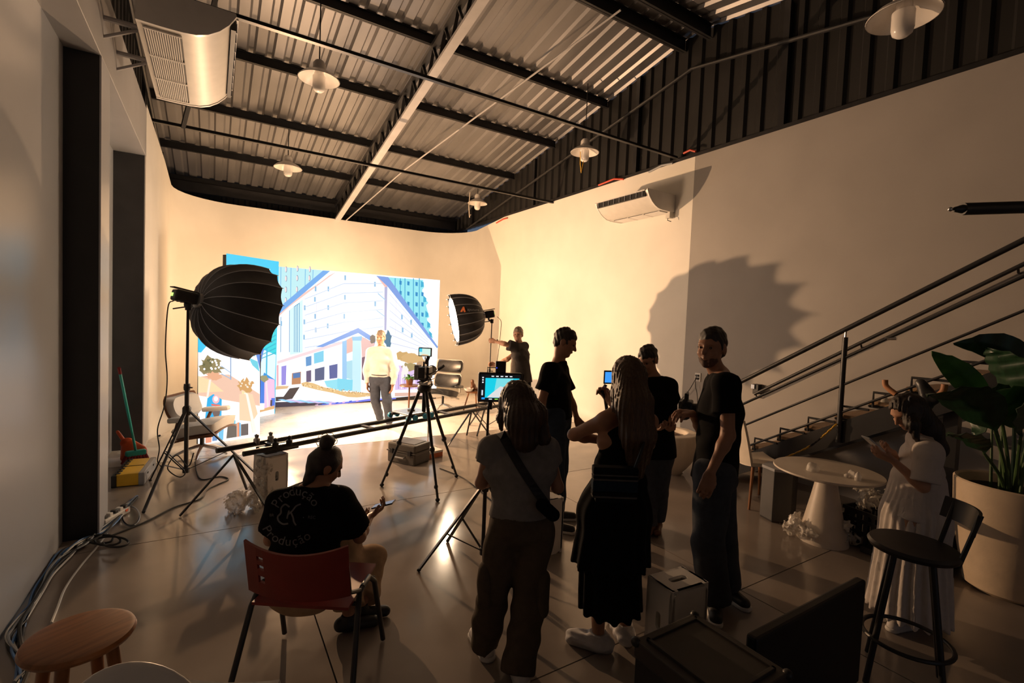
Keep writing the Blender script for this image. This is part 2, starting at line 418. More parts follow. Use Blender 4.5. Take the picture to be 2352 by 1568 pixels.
for i, (x, y) in enumerate(path):
    top = 4.45 if (x > 5.9 and y < 12) else (4.40 if x < -.6 and y < 12 else 4.31)
    r = (.02+.33*min(1, max(0, (y-8.2)/.9))) if x < 0 else .02 if y < 6.6 else (.35 if y > 7.4 else .02+.33*(y-6.6)/.8)
    n = nrm2(i); p = V(x, y, 0); row = []
    for a in np.linspace(0, PI/2, 7): row.append(p+n*(r-r*math.sin(a))+V(0, 0, r-r*math.cos(a)))
    for z in (1.2, 2.2, 3.2, top): row.append(p+V(0, 0, z))
    row.append(p-n*.15+V(0, 0, top)); row.append(p-n*.15)
    g.append(row)
wb = struct(mb().surf(g).build('wall_back', 'cyc', smooth=True))
# left wall, its columns and the beam over them
wl = struct(mb().box2((XL-.2, YF, 0), (XL, 4.9, 4.45)).box2((XL-.2, 5.26, 0), (XL-.1, 7.76, 4.45)).build('wall_left', 'left_wall'))
b = mb().box2((XL-.2, YF, 3.75), (XLC, 7.9, 4.35)); bo = b.build('trim_1', 'beam_paint', bevel=.004); struct(bo)
for n, (y0, y1, m) in enumerate(((4.9, 5.26, 'black_paint'), (7.74, 7.79, 'dark_paint'))):
    c = mb(); c.mi = 0; c.box2((XL-.2, y0+.004, 0), (XLC, y1, 3.75)); c.mi = 1; c.box2((XL-.2, y0, 0), (XLC-.012, y0+.006, 3.748))
    struct(c.build('trim_%d' % (n+2), ['left_wall' if n == 0 else 'cyc', m], bevel=.003))
d1 = struct(mb().box2((XL-.12, 6.55, 0), (XL-.07, 7.25, 2.1)).build('door_1', 'black_paint', bevel=.004))
mb().tube([(XL-.06, 6.62, 1.0), (XL-.03, 6.62, 1.0), (XL-.03, 6.74, 1.0)], .009).build('door_handle', 'chrome', d1, smooth=True)
# short wall behind the camera, with a doorway to the daylight side
struct(mb().box2((XL-.2, YF-.2, 0), (1.2, YF, 4.9)).box2((3.4, YF-.2, 0), (XR+.2, YF, 4.9)).box2((1.2, YF-.2, 2.6), (3.4, YF, 4.9)).build('wall_front', 'left_wall'))

# dark corrugated gables above the walls
def ribs(t, per=.25, dpt=.04):
    u = (t/per) % 1.0
    return 0. if u < .5 else (dpt*(u-.5)/.12 if u < .62 else (dpt if u < .88 else dpt*(1-u)/.12))
def rib_ts(a, b, per=.25):
    ts = [a]; k = math.floor(a/per)
    while k*per < b:
        for q in (0, .5, .62, .88):
            t = (k+q)*per
            if a < t < b: ts.append(t)
        k += 1
    return ts+[b]
for side, X0, nx, z0 in (('right', XR+.10, -1, 4.44), ('left', XL-.02, 1, 4.33)):
    root = None
    for k in range(18):
        a, e = YF+k*.99, min(YB, YF+(k+1)*.99); gr = []
        for t in rib_ts(a, e): gr.append([(X0+nx*ribs(t), t, z0), (X0+nx*ribs(t), t, zr(t)-.02)])
        if root is None:
            root = struct(mb().surf(gr, .002).build('wall_gable_'+side, 'gable'))
        else: mb().surf(gr, .002).build('gable_sheet', 'gable', root)
    mb().bar((X0+nx*.06, YF, z0+.03), (X0+nx*.06, YB, z0+.03), .07, .07).build('sill_channel', 'steel_black', root)
    for y in (.6, 3.6, 6.15, 9.3, 12.4):
        mb().box2((X0+nx*.05-.03, y-.04, z0), (X0+nx*.05+.03, y+.04, zr(y)-.05)).build('gable_post', 'steel_black', root)
    mb().tube([(X0+nx*.12, 12.6, zr(12.6)-.60), (X0+nx*.12, RIDGE, zr(RIDGE)-.60), (X0+nx*.12, YF+.3, zr(YF+.3)-.60)], .028, 8).build('gable_chord', 'steel_black', root)
root = None
for k in range(8):   # eave wall behind the cyclorama
    a, e = -1.2+k, -.2+k; gr = [[(t, YB-.05-ribs(t), 3.6), (t, YB-.05-ribs(t), zr(YB)+.02)] for t in rib_ts(a, e)]
    o = mb().surf(gr, .002).build('wall_eave' if root is None else 'eave_sheet', 'gable', root)
    if root is None: root = struct(o)
mb().bar((XL, 13.45, 4.62), (XR, 13.45, 4.62), .10, .22).build('eave_beam', 'steel_black', root)

# roof: corrugated sheets on purlins, a lattice truss, tie bars
ce = struct(empty('ceiling'))
for slope in (1, -1):
    me = None
    for k in range(8):
        x0 = -1.25+k*1.0
        if me is None:
            gr = []
            for t in rib_ts(0, 1.0):
                row = []
                for s_ in np.linspace(0, 1, 8):
                    y = RIDGE+(s_*(YB-RIDGE+.1) if slope > 0 else -s_*(RIDGE-YF+.2)); row.append((t, y, zr(y)+ribs(t)+.0))
                gr.append(row)
            o = mb().surf(gr, .0015).build('roof_sheet', 'sheet', ce); me = o
        else: o = instance(me, 'roof_sheet', ce)
        o.location.x = x0
def purlin(y, h=.14, w=.06):
    z = zr(y)-h/2-.01
    m_ = mb(); s_ = -.18 if y > RIDGE else .18
    m_.box2((-1.1, y-.005, z-h/2), (6.22, y+.005, z+h/2)); m_.box2((-1.1, y-w/2, z+h/2-.008), (6.22, y+w/2, z+h/2)); m_.box2((-1.1, y-w/2, z-h/2), (6.22, y+w/2, z-h/2+.008))
    return m_.build('purlin', 'steel_black', ce)
for y in (6.95, 8.55, 10.2, 11.9, 13.5, 3.2, 1.5, -.2, -1.9, -3.6): purlin(y)
for y in (5.22, 4.76): purlin(y, .20, .08)
mb().prism([(4.6, 6.36), (5.0, 6.43), (5.4, 6.36), (5.4, 6.39), (5.0, 6.47), (4.6, 6.39)], 0, -1.2, 6.3).build('ridge_cap', 'sheet', ce)
random.seed(3)
fast = mb()
def truss(x, mats=('steel_grey', 'steel_black')):
    t = empty('roof_truss', ce)
    for ya, yb in ((RIDGE, 13.35), (RIDGE, YF+.2)):
        mb().bar((x, ya, zr(ya)-.22), (x, yb, zr(yb)-.22), .10, .06).build('top_chord', 'steel_black', t)
        mb().bar((x, ya, zr(ya)-.62), (x, yb, zr(yb)-.62), .13, .045).build('bottom_chord', mats[0], t)
        n = 20
        for i in range(n):
            y0 = ya+(yb-ya)*i/n; y1 = ya+(yb-ya)*(i+1)/n; ym = (y0+y1)/2
            for a, b_ in (((x, y0, zr(y0)-.60), (x, ym, zr(ym)-.24)), ((x, ym, zr(ym)-.24), (x, y1, zr(y1)-.60))):
                mb().bar(a, b_, .05, .018).build('lattice_bar', 'steel_black', t)
truss(2.72)
for y, z in ((5.2, 4.5), (8.46, 4.41)):
    mb().box2((XL, y-.025, z-.005), (XR+.02, y+.025, z+.005)).box2((XL, y+.018, z), (XR+.02, y+.025, z+.05)).build('tie_bar', 'steel_black', ce)
mb().bar((-.4, 8.46, 4.41), (.05, 7.0, 5.95), .05, .05).build('knee_brace', 'steel_black', ce)
cab = mb().tube([(2.90, 13.1, 4.28), (3.4, 10.1, 4.95), (4.4, 4.75, 5.9)], .014, 6)
tag(cab.build('cable_conduit', 'steel_grey', smooth=True), 'thin pale conduit running diagonally under the corrugated roof', 'conduit')
wires = [((1375, 425), (1410, 413), (1432, 409)), ((1490, 395), (1520, 382), (1545, 372)), ((1570, 352), (1585, 347), (1598, 345)), ((1140, 512), (1155, 505), (1165, 499))]
for i, w in enumerate(wires):
    o = mb().tube([onX(*p, XR-.03)+V(0, 0, .02*math.sin(j*2.2)) for j, p in enumerate(w)], .016, 6).build('loose_wire', 'red_wire' if i != 1 else 'cable_grey', smooth=True)
    tag(o, ['red wire on the wall ledge above the far air conditioner end', 'grey wire on the wall ledge above the air conditioner', 'red wire on the ledge where the white and grey wall paint meet', 'red wire on the ledge near the far corner'][i], 'wire')

# ------------------------------------------------------------------ pendant lamps
lamp_lab = ['white enamel pendant lamp hanging beside the big ceiling air conditioner', 'white enamel pendant lamp nearest the back wall above the big black softbox',
            'white enamel pendant lamp with a chain loop hanging below it', 'smallest white pendant lamp, in the far right corner of the roof', 'largest white pendant lamp, at the top right above the grey wall']
pl_ = [(1.11, 6.69, 4.82), (1.18, 10.25, 4.59), (5.54, 6.72, 4.87), (5.69, 11.07, 4.80), (4.71, 1.78, 4.43)]
proto = []
for i, p in enumerate(pl_):
    t = thing('pendant_lamp', lamp_lab[i], 'lamp', p, 0, 'pendant lamps under the roof')
    if not proto:
        a = mb().lathe([(.25, 0), (.252, .006), (.20, .055), (.12, .10), (.075, .125), (.07, .12), (.115, .092), (.195, .047), (.245, 0)], 32, cap=False).build('shade', 'enamel', t, smooth=True)
        c_ = mb().lathe([(.0, .24), (.05, .235), (.075, .20), (.08, .115), (.0, .112)], 20, cap=False).build('cap', 'enamel', t, smooth=True)
        j_ = mb().lathe([(.0, -.155), (.04, -.152), (.068, -.13), (.078, -.09), (.078, .04), (.06, .06), (.055, .11), (0, .112)], 20, cap=False).build('glass_jar', 'opal', t, smooth=True)
        proto = [a, c_, j_]
    else:
        for q in proto: instance(q, q.name.split('.')[0], t)
    mb().cyl((0, 0, .235), (0, 0, zr(p[1])-p[2]-.02), .008, n=8).build('hanging_rod', 'steel_black', t)
    if i == 2: mb().tube([(-.10, 0, -.0), (-.09, 0, -.22), (-.06, 0, -.36), (-.03, 0, -.2), (-.01, 0, -.1)], .007, 6).build('pull_chain', 'chain_y', t, smooth=True)
    if i == 3: mb().tube([(-.22, .0, .25), (-.24, 0, -.1), (-.21, 0, -.38), (-.18, 0, -.30)], .012, 6).build('loose_strap', 'uphol', t, smooth=True)

# ------------------------------------------------------------------ air conditioners
def ac(label, xw, sgn, y0, y1, zt, prot, th):
    # long axis along y, back edge at xw, nose pointing in direction sgn
    t = thing('air_conditioner', label, 'air conditioner', (xw, (y0+y1)/2, zt-th), 0, 'ceiling type air conditioners')
    L = (y1-y0)/2
    prof = [(0, .0), (.10, -.002), (.25, -.004), (.45, -.002), (.58, .008), (.70, .035), (.82, .085), (.92, .15), (.98, .21), (1.0, th-.02), (.99, th), (0, th)]
    poly = [(sgn*a*prot, z) for a, z in prof]
    mb().prism(poly, 1, -L+.03, L-.03).build('body', 'cream_plastic', t, smooth=True, ang=25)
    for yy, e in ((-L, 1), (L-.03, 1)):
        big = [(sgn*(a*prot+(.008 if a > .5 else 0)), z*1.03-.004) for a, z in prof]
        mb().prism(big, 1, yy, yy+.03).build('end_cap', 'white_plastic', t, smooth=True, ang=25)
    # intake grille under the rear half
    for s_ in range(3):
        ya = -L+.08+s_*(2*L-.16)/3; yb = ya+(2*L-.16)/3-.03; g_ = mb()
        for k in range(15):
            u = .07+.36*k/15; xx = sgn*u*prot
            g_.box2((xx, ya, -.016), (xx+sgn*.36*prot/15*.55, yb, -.008))
        g_.box2((sgn*.06*prot, ya-.012, -.018), (sgn*.44*prot, ya, -.006)).box2((sgn*.06*prot, yb, -.018), (sgn*.44*prot, yb+.012, -.006))
        go = g_.build('intake_grille', 'white_plastic', t)
        mb().box2((sgn*.06*prot, ya, -.0075), (sgn*.44*prot, yb, -.005)).build('grille_recess', 'dark_paint', t)
    # outlet slot with vanes on the nose
    mb().box2((sgn*(prot*.955), -L+.06, th*.60), (sgn*(prot+.006), L-.06, th*.93)).build('outlet_slot', 'black_plastic', t)
    for k in range(9):
        y = -L+.10+k*(2*L-.20)/8
        mb().box2((sgn*prot*.96, y-.004, th*.62), (sgn*(prot+.016), y+.004, th*.91)).build('vane', 'grey_plastic', t)
    mb().box2((sgn*(prot-.01), -L+.05, th*.92), (sgn*(prot+.022), L-.05, th*.98)).build('deflector', 'white_plastic', t)
    return t
a1 = ac('white ceiling air conditioner with slatted underside on brackets by the left beam', -.50, 1, 4.46, 6.0, 4.15, .62, .25)
for y in (-.25, .35):
    mb().tube([(-.27, y, .17), (0, y, .17)], .022, 8).build('bracket_arm', 'steel_grey', a1)
    mb().tube([(-.26, y, .02), (0, y, .17)], .014, 8).build('bracket_brace', 'steel_grey', a1)
a2 = ac('cream ceiling air conditioner mounted on the bright white right wall', 6.165, -1, 5.20, 6.38, 3.93, .62, .26)
mb().box2((-.10, -.58, -.10), (-.02, -.50, .04)).build('pipe_cover', 'cream_plastic', a2)
mb().tube([(-.09, -.54, -.10), (-.12, -.56, -.14), (-.08, -.60, -.16)], .006, 6).build('wire_tail', 'black_plastic', a2)

# ------------------------------------------------------------------ LED walls
def picture(name, P0, N, polys, parent, step=.0032, m='screen'):
    N = unit(N); s_ = mb()
    for k, (pts, c) in enumerate(polys):
        k_ = .92 if min(c) > 238 else .78
        s_.col = (*[v*k_ for v in sl(c)], 1)
        s_.add([onP(x, y, np.array(P0)+N*step*(k+1)/max(1, len(polys))*6, N) for x, y in pts], [list(range(len(pts)))])
    return s_.build(name, m, parent, fix=False)
def z5(pts): return [(400+.29979*x, 560+.29979*y) for x, y in pts]
def rect(x0, y0, x1, y1, k=-.0): return [(x0, y0), (x1, y0+(x1-x0)*.06), (x1, y1-(x1-x0)*.0), (x0, y1)]
def oval(x, y, a, b, n=12): return [(x+a*math.cos(2*PI*i/n), y+b*math.sin(2*PI*i/n)) for i in range(n)]
rng = random.Random(5)
def blob(x, y, a, b, n=18, j=.25): return [(x+a*(1+rng.uniform(-j, j))*math.cos(2*PI*i/n), y+b*(1+rng.uniform(-j, j))*math.sin(2*PI*i/n)) for i in range(n)]
YS = 10.2
def slab_panel(name, p, q, z0, z1, parent, th=.07):   # upright cabinet from p to q on the floor, front towards the camera
    p = V(*p, 0); q = V(*q, 0); t = unit(q-p); n = V(t[1], -t[0], 0)
    return mb().add([p+V(0, 0, z0), q+V(0, 0, z0), q+V(0, 0, z1), p+V(0, 0, z1), p-n*th+V(0, 0, z0), q-n*th+V(0, 0, z0), q-n*th+V(0, 0, z1), p-n*th+V(0, 0, z1)],
             [(0, 1, 2, 3), (5, 4, 7, 6), (0, 4, 5, 1), (3, 2, 6, 7), (1, 5, 6, 2), (0, 3, 7, 4)]).build(name, 'black_plastic', parent)
xa, xb = onY(635, 800, YS)[0], onY(1007, 750, YS)[0]
ztop = (onY(640, 612, YS)[2]+onY(1009, 643, YS)[2])/2
led = thing('led_video_wall', 'large glowing LED video wall showing a white hotel building behind the presenter', 'screen')
nb = 6
for i in range(nb):
    for j in range(5):
        w_ = (xb-xa)/nb; h_ = ztop/5
        slab_panel('cabinet', (xa+i*w_+.001, YS), (xa+(i+1)*w_-.001, YS), j*h_+.001, (j+1)*h_-.001, led)
W_ = (246, 250, 252); CY_ = (190, 236, 242)
A_ = [(z5([(797, 172), (2037, 277), (2008, 1150), (770, 1256)]), W_),
      (z5([(797, 172), (1190, 206), (786, 520)]), CY_)]
for x in (815, 893, 1003, 1062): A_.append((z5([(x, 175+(x-800)*.09), (x+6, 175+(x-794)*.09), (x+2, 500-(x-785)*.80), (x-3, 506-(x-785)*.80)]), (120, 190, 232)))
for x, y in ((858, 265), (857, 350), (856, 432), (943, 262), (941, 348), (1037, 262), (858, 195), (945, 190), (1040, 195)):
    A_.append((z5(oval(x, y, 8, 24)), (110, 140, 175))); A_.append((z5(oval(x-2, y, 6, 20)), (250, 225, 225)))
A_ += [(z5([(1140, 204), (1195, 207), (792, 548), (787, 500)]), (112, 172, 236)),
       (z5([(1185, 243), (1245, 212), (1000, 372), (792, 565), (791, 548)]), (246, 202, 192)),
       (z5([(888, 502), (985, 425), (985, 830), (888, 850)]), (212, 244, 248))]
for x in (882, 918, 932, 944, 957, 815): A_.append((z5([(x, 510-(x-882)*.75), (x+5, 506-(x-882)*.75), (x+4, 828), (x-1, 830)]), (88, 160, 205)))
A_ += [(z5([(918, 478), (962, 450), (962, 456), (918, 484)]), (88, 160, 205))]
for x, y in ((1083, 345), (1181, 345), (1310, 260), (1308, 410), (1303, 555), (1180, 488), (1078, 425), (1176, 628), (1000, 490), (997, 598), (1538, 310), (1540, 460), (1080, 555), (995, 715), (1085, 660), (1815, 600), (1745, 560), (1750, 660), (1820, 700), (820, 610)):
    A_.append((z5(rect(x-6, y-20, x+7, y+18)), (140, 190, 226)))
for x in (1090, 1240, 1700): A_.append((z5([(x, 300), (x+4, 300), (x-2, 690), (x-6, 690)]), (232, 226, 236)))
for k in range(7):
    A_.append((z5([(1000, 420+k*62), (1300, 300+k*74), (1600, 300+k*66), (1600, 306+k*66), (1300, 307+k*74), (1000, 426+k*62)]), (200, 216, 238)))
    A_.append((z5([(1650, 380+k*62), (1950, 720+k*18), (1950, 725+k*18), (1650, 387+k*62)]), (206, 214, 236)))
A_ += [(z5([(1612, 320), (1634, 322), (1626, 662), (1610, 660)]), (176, 178, 214)),
       (z5([(1552, 248), (1612, 250), (1642, 322), (1615, 332)]), (244, 190, 182)),
       (z5([(1560, 372), (1618, 424), (1618, 434), (1560, 384)]), (170, 205, 232)), (z5([(1552, 505), (1614, 552), (1614, 560), (1552, 514)]), (170, 205, 232)),
       (z5([(1640, 255), (1908, 277), (1916, 330), (1900, 352), (1910, 402), (1948, 452), (1930, 470), (1938, 500), (1956, 560), (1936, 572), (1944, 600), (1968, 640), (1952, 655), (1958, 680), (1984, 716), (1965, 730)]), (148, 230, 240))]
for x, a in ((1690, 330), (1730, 390), (1765, 440), (1830, 530), (1875, 590)): A_.append((z5([(x, 262), (x+7, 263), (x+6, a+10), (x, a)]), (70, 170, 215)))
for x, y0, y1 in ((1795, 285, 480), (1858, 290, 580), (1903, 290, 640), (1735, 280, 380)):
    y = y0
    while y < y1: A_.append((z5([(x-9, y), (x+9, y+4), (x+7, y+34), (x-9, y+30)]), (38, 140, 200))); y += 78
for k, (x, y) in enumerate(((1925, 425), (1940, 540), (1955, 620), (1968, 695), (1905, 310))):
    A_.append((z5([(x-15, y-30), (x+8, y-8), (x+6, y+18), (x-16, y+22)]), (60, 176, 214)))
A_ += [(z5([(1548, 244), (1640, 254), (2022, 788), (2014, 800), (1632, 322)]), (124, 160, 226)),
       (z5([(790, 898), (1130, 790), (1290, 745), (1290, 765), (790, 920)]), (240, 216, 222)),
       (z5([(1085, 790), (1410, 643), (1545, 728), (1538, 764), (1410, 682), (1140, 790)]), (116, 162, 230)),
       (z5([(1320, 735), (1372, 706), (1372, 822), (1320, 842)]), (236, 186, 176)),
       (z5([(1430, 706), (1540, 762), (1500, 860), (1440, 880)]), (232, 190, 186)),
       (z5([(1288, 748), (1322, 736), (1322, 1062), (1288, 1060)]), (150, 200, 240)),
       (z5([(1368, 716), (1432, 712), (1430, 1136), (1362, 1128)]), (196, 236, 246)),
       (z5([(1362, 712), (1440, 706), (1436, 740), (1366, 740)]), (140, 200, 236)),
       (z5([(1438, 870), (1500, 850), (1500, 1060), (1438, 1040)]), (120, 90, 110)),
       (z5([(1322, 900), (1365, 890), (1365, 1040), (1322, 1030)]), (170, 220, 236)),
       (z5([(1150, 1050), (1290, 1032), (1290, 1132), (1170, 1094)]), (140, 222, 240)),
       (z5([(1250, 1030), (1368, 1040), (1365, 1128), (1250, 1118)]), (120, 214, 238)),
       (z5([(822, 938), (860, 930), (856, 1078), (822, 1082)]), (148, 140, 224)),
       (z5([(785, 930), (800, 925), (800, 1085), (785, 1088)]), (236, 180, 190)),
       (z5([(903, 990), (972, 978), (970, 1072), (900, 1078)]), (186, 130, 92)), (z5([(910, 992), (966, 984), (966, 1022), (912, 1030)]), (70, 120, 180)),
       (z5([(1008, 868), (1052, 856), (1052, 928), (1010, 938)]), (90, 150, 206)),
       (z5([(1070, 838), (1146, 816), (1146, 900), (1072, 918)]), (120, 206, 236)),
       (z5([(1012, 974), (1050, 966), (1050, 1054), (1012, 1060)]), (92, 84, 120)),
       (z5([(1078, 958), (1152, 940), (1150, 1040), (1078, 1050)]), (74, 92, 132)),
       (z5([(1188, 932), (1252, 918), (1250, 1026), (1190, 1034)]), (78, 96, 158)),
       (z5([(972, 1066), (1010, 1056), (1065, 1066), (1150, 1098), (1300, 1132), (1400, 1136), (1512, 1142), (1505, 1166), (1400, 1176), (1330, 1172), (1220, 1142), (1100, 1118), (984, 1090)]), (226, 188, 130)),
       (z5([(784, 1088), (880, 1088), (866, 1108), (775, 1116)]), (224, 186, 140)),
       (z5([(885, 1106), (962, 1096), (905, 1186), (778, 1206), (778, 1172), (838, 1170)]), (64, 58, 62)),
       (z5([(774, 1212), (1000, 1206), (1240, 1214), (1050, 1238), (770, 1255)]), (66, 58, 72))]
for k in range(6):
    x = 790+k*70; A_.append((z5([(x, 1190+k*3), (x+40, 1188+k*3), (x+150, 1213+k*2), (x+100, 1216+k*2)]), (206, 190, 236) if k % 2 else (150, 210, 246)))
A_ += [(z5([(1040, 1240), (1430, 1196), (1500, 1186), (1700, 1180), (1700, 1188), (1500, 1202), (1040, 1250)]), (108, 120, 238))]
for k in range(7): A_.append((z5([(1080+k*52, 1232-k*6), (1104+k*52, 1228-k*6), (1100+k*52, 1240-k*6), (1082+k*52, 1243-k*6)]), (50, 90, 220) if k % 2 else (240, 190, 230)))
A_ += [(z5([(1700, 930), (1890, 940), (1890, 1110), (1690, 1120)]), (224, 196, 238)), (z5([(1690, 1140), (2005, 1135), (2005, 1160), (1690, 1168)]), (226, 186, 170))]
for x, y, a, b_, c in ((1740, 860, 70, 34, (206, 168, 110)), (1830, 880, 90, 40, (214, 176, 120)), (1800, 940, 60, 30, (170, 150, 100)), (1640, 730, 26, 60, (70, 120, 150)), (1520, 730, 22, 30, (120, 110, 100)), (1900, 930, 50, 40, (190, 150, 110)), (1770, 985, 26, 60, (250, 240, 236))):
    A_.append((z5(blob(x, y, a, b_)), c))
for k in range(8): A_.append((z5(rect(1715+k*24, 1000, 1723+k*24, 1110)), (250, 236, 246) if k % 2 else (186, 160, 220)))
for k in range(60):
    x = rng.uniform(985, 1490); y = 1078+max(0, (x-985))*.155+rng.uniform(-12, 14)
    if y < 1168: A_.append((z5(oval(x, y, 5, 5, 5)), (250, 226, 180) if k % 2 else (184, 140, 90)))
picture('screen_image', (0, YS, 0), (0, -1, 0), A_, led)
# angled side wall
pb0, pb1 = V(.16, 8.97, 0), V(.975, 9.577, 0)
tb = unit(pb1-pb0); nbv = V(tb[1], -tb[0], 0)
ledb = thing('led_side_wall', 'tall angled LED screen with bright cyan sky behind the big black softbox', 'screen')
for i in range(2):
    for j in range(5):
        a = pb0+(pb1-pb0)*i/2; e = pb0+(pb1-pb0)*(i+1)/2
        slab_panel('cabinet', a[:2], e[:2], j*.544+.001, (j+1)*.544-.001, ledb)
def quadP(p, q, z0, z1, n, off):   # rectangle corners in photo points are not needed here: build in the plane itself
    return [p+n*off+V(0, 0, z0), q+n*off+V(0, 0, z0), q+n*off+V(0, 0, z1), p+n*off+V(0, 0, z1)]
B_ = [(z5([(400, 72), (803, 135), (772, 1310), (400, 1490)]), (44, 204, 244)),
      (z5([(690, 560), (782, 470), (782, 850), (640, 780)]), (0, 214, 226)), (z5([(640, 790), (780, 850), (772, 1040), (640, 1040)]), (222, 246, 250))]
for k in range(8): B_.append((z5([(650, 700+k*26), (780, 590+k*34), (780, 598+k*34), (650, 706+k*26)]), (0, 176, 206)))
B_ += [(z5([(640, 830), (690, 800), (660, 930), (640, 900)]), (60, 130, 220)),
       (z5([(706, 800), (716, 800), (712, 1010), (702, 1010)]), (0, 180, 220)), (z5([(690, 985), (772, 1040), (772, 1056), (680, 1010)]), (0, 150, 226)),
       (z5([(655, 1010), (770, 1040), (772, 1260), (655, 1260)]), (238, 196, 230)), (z5([(655, 1030), (692, 1040), (690, 1240), (655, 1230)]), (20, 120, 224)),
       (z5([(745, 1180), (772, 1180), (770, 1255), (740, 1250)]), (50, 110, 226)), (z5([(738, 1195), (752, 1195), (750, 1240), (736, 1240)]), (60, 50, 70)),
       (z5(blob(690, 1030, 30, 26)), (150, 150, 110)), (z5([(700, 1050), (712, 1050), (726, 1260), (712, 1260)]), (250, 226, 230)),
       (z5([(650, 1270), (768, 1240), (768, 1318), (650, 1335)]), (250, 246, 246)), (z5([(655, 1270), (768, 1236), (768, 1262), (655, 1290)]), (224, 176, 120)),
       (z5([(655, 1220), (692, 1220), (690, 1268), (655, 1272)]), (250, 250, 250))]
picture('screen_image', pb0, nbv, B_, ledb)
# free-standing panel in front, left
pa0 = fl(455, 1022); pa1 = fl(596, 1002); ta = unit(pa1-pa0); na = V(ta[1], -ta[0], 0)
leda = thing('led_panel', 'narrow free-standing LED panel with palm trees left of the video wall', 'screen')
for j in range(4): slab_panel('cabinet', pa0[:2], pa1[:2], j*.5+.001, (j+1)*.5-.001, leda)
A2 = [(z5([(183, 480), (657, 480), (657, 1474), (183, 1545)]), (250, 244, 240)), (z5([(183, 480), (657, 480), (620, 860), (183, 830)]), (60, 200, 244)),
      (z5([(183, 860), (300, 720), (657, 1000), (657, 1120), (183, 1000)]), (248, 250, 252)),
      (z5([(183, 1020), (240, 1010), (420, 1000), (655, 1150), (655, 1240), (183, 1160)]), (242, 200, 176)),
      (z5([(183, 1010), (270, 1040), (380, 1130), (183, 1140)]), (246, 222, 176)), (z5([(520, 1120), (600, 1160), (600, 1240), (510, 1220)]), (248, 226, 176)),
      (z5([(430, 850), (438, 850), (438, 1040), (430, 1040)]), (140, 170, 210)), (z5([(360, 930), (436, 985), (436, 992), (360, 938)]), (160, 190, 220)), (z5([(360, 990), (436, 1030), (436, 1037), (360, 998)]), (160, 190, 220)),
      (z5([(570, 870), (640, 900), (655, 980), (600, 930)]), (110, 210, 230)), (z5([(620, 820), (657, 810), (657, 960)]), (90, 140, 220)),
      (z5([(255, 1180), (300, 1150), (365, 1190), (362, 1345), (300, 1420), (236, 1345)]), (40, 178, 236)), (z5(oval(320, 1190, 28, 34)), (246, 190, 200)), (z5(oval(320, 1186, 16, 20)), (252, 250, 250)),
      (z5([(285, 1225), (352, 1232), (350, 1244), (285, 1238)]), (240, 110, 90)),
      (z5([(292, 1245), (355, 1245), (350, 1300), (330, 1345), (312, 1340), (292, 1290)]), (116, 100, 96)),
      (z5([(385, 1200), (480, 1225), (470, 1360), (385, 1365)]), (246, 252, 255)), (z5([(385, 1362), (470, 1350), (470, 1380), (390, 1390)]), (110, 206, 232)),
      (z5([(410, 1395), (480, 1375), (480, 1478), (400, 1490)]), (104, 98, 92)), (z5([(482, 1370), (500, 1365), (500, 1475), (482, 1478)]), (238, 156, 120)), (z5([(500, 1370), (510, 1370), (510, 1475), (500, 1475)]), (90, 190, 240)),
      (z5([(512, 1382), (568, 1375), (568, 1462), (512, 1470)]), (96, 92, 92)), (z5([(340, 1420), (380, 1415), (376, 1500), (340, 1510)]), (120, 200, 240)), (z5([(240, 1430), (290, 1420), (285, 1520), (240, 1526)]), (240, 160, 130)), (z5([(295, 1430), (335, 1425), (330, 1505), (292, 1510)]), (110, 150, 200))]
for cx, cy, a, b_, c in ((285, 935, 86, 74, (150, 136, 96)), (548, 1085, 60, 52, (214, 164, 104)), (255, 930, 40, 46, (126, 118, 80)), (300, 1010, 60, 30, (236, 176, 140))):
    A2.append((z5(blob(cx, cy, a, b_, 26, .3)), c))
for k in range(16): A2.append((z5(oval(285+rng.uniform(-60, 60), 920+rng.uniform(-46, 40), 9, 9, 6)), (250, 250, 246) if k % 3 else (100, 100, 66)))
for k in range(10): A2.append((z5(oval(548+rng.uniform(-45, 45), 1075+rng.uniform(-30, 30), 7, 7, 6)), (252, 240, 220)))
A2 += [(z5([(268, 1040), (284, 1040), (262, 1180), (246, 1180)]), (252, 240, 226)), (z5([(536, 1140), (560, 1140), (630, 1440), (600, 1450)]), (252, 242, 226)), (z5([(500, 1150), (600, 1150), (640, 1300), (600, 1360), (500, 1350)]), (246, 216, 180)), (z5([(548, 1150), (566, 1150), (632, 1440), (608, 1446)]), (253, 246, 236))]
picture('screen_image', pa0, na, A2, leda)

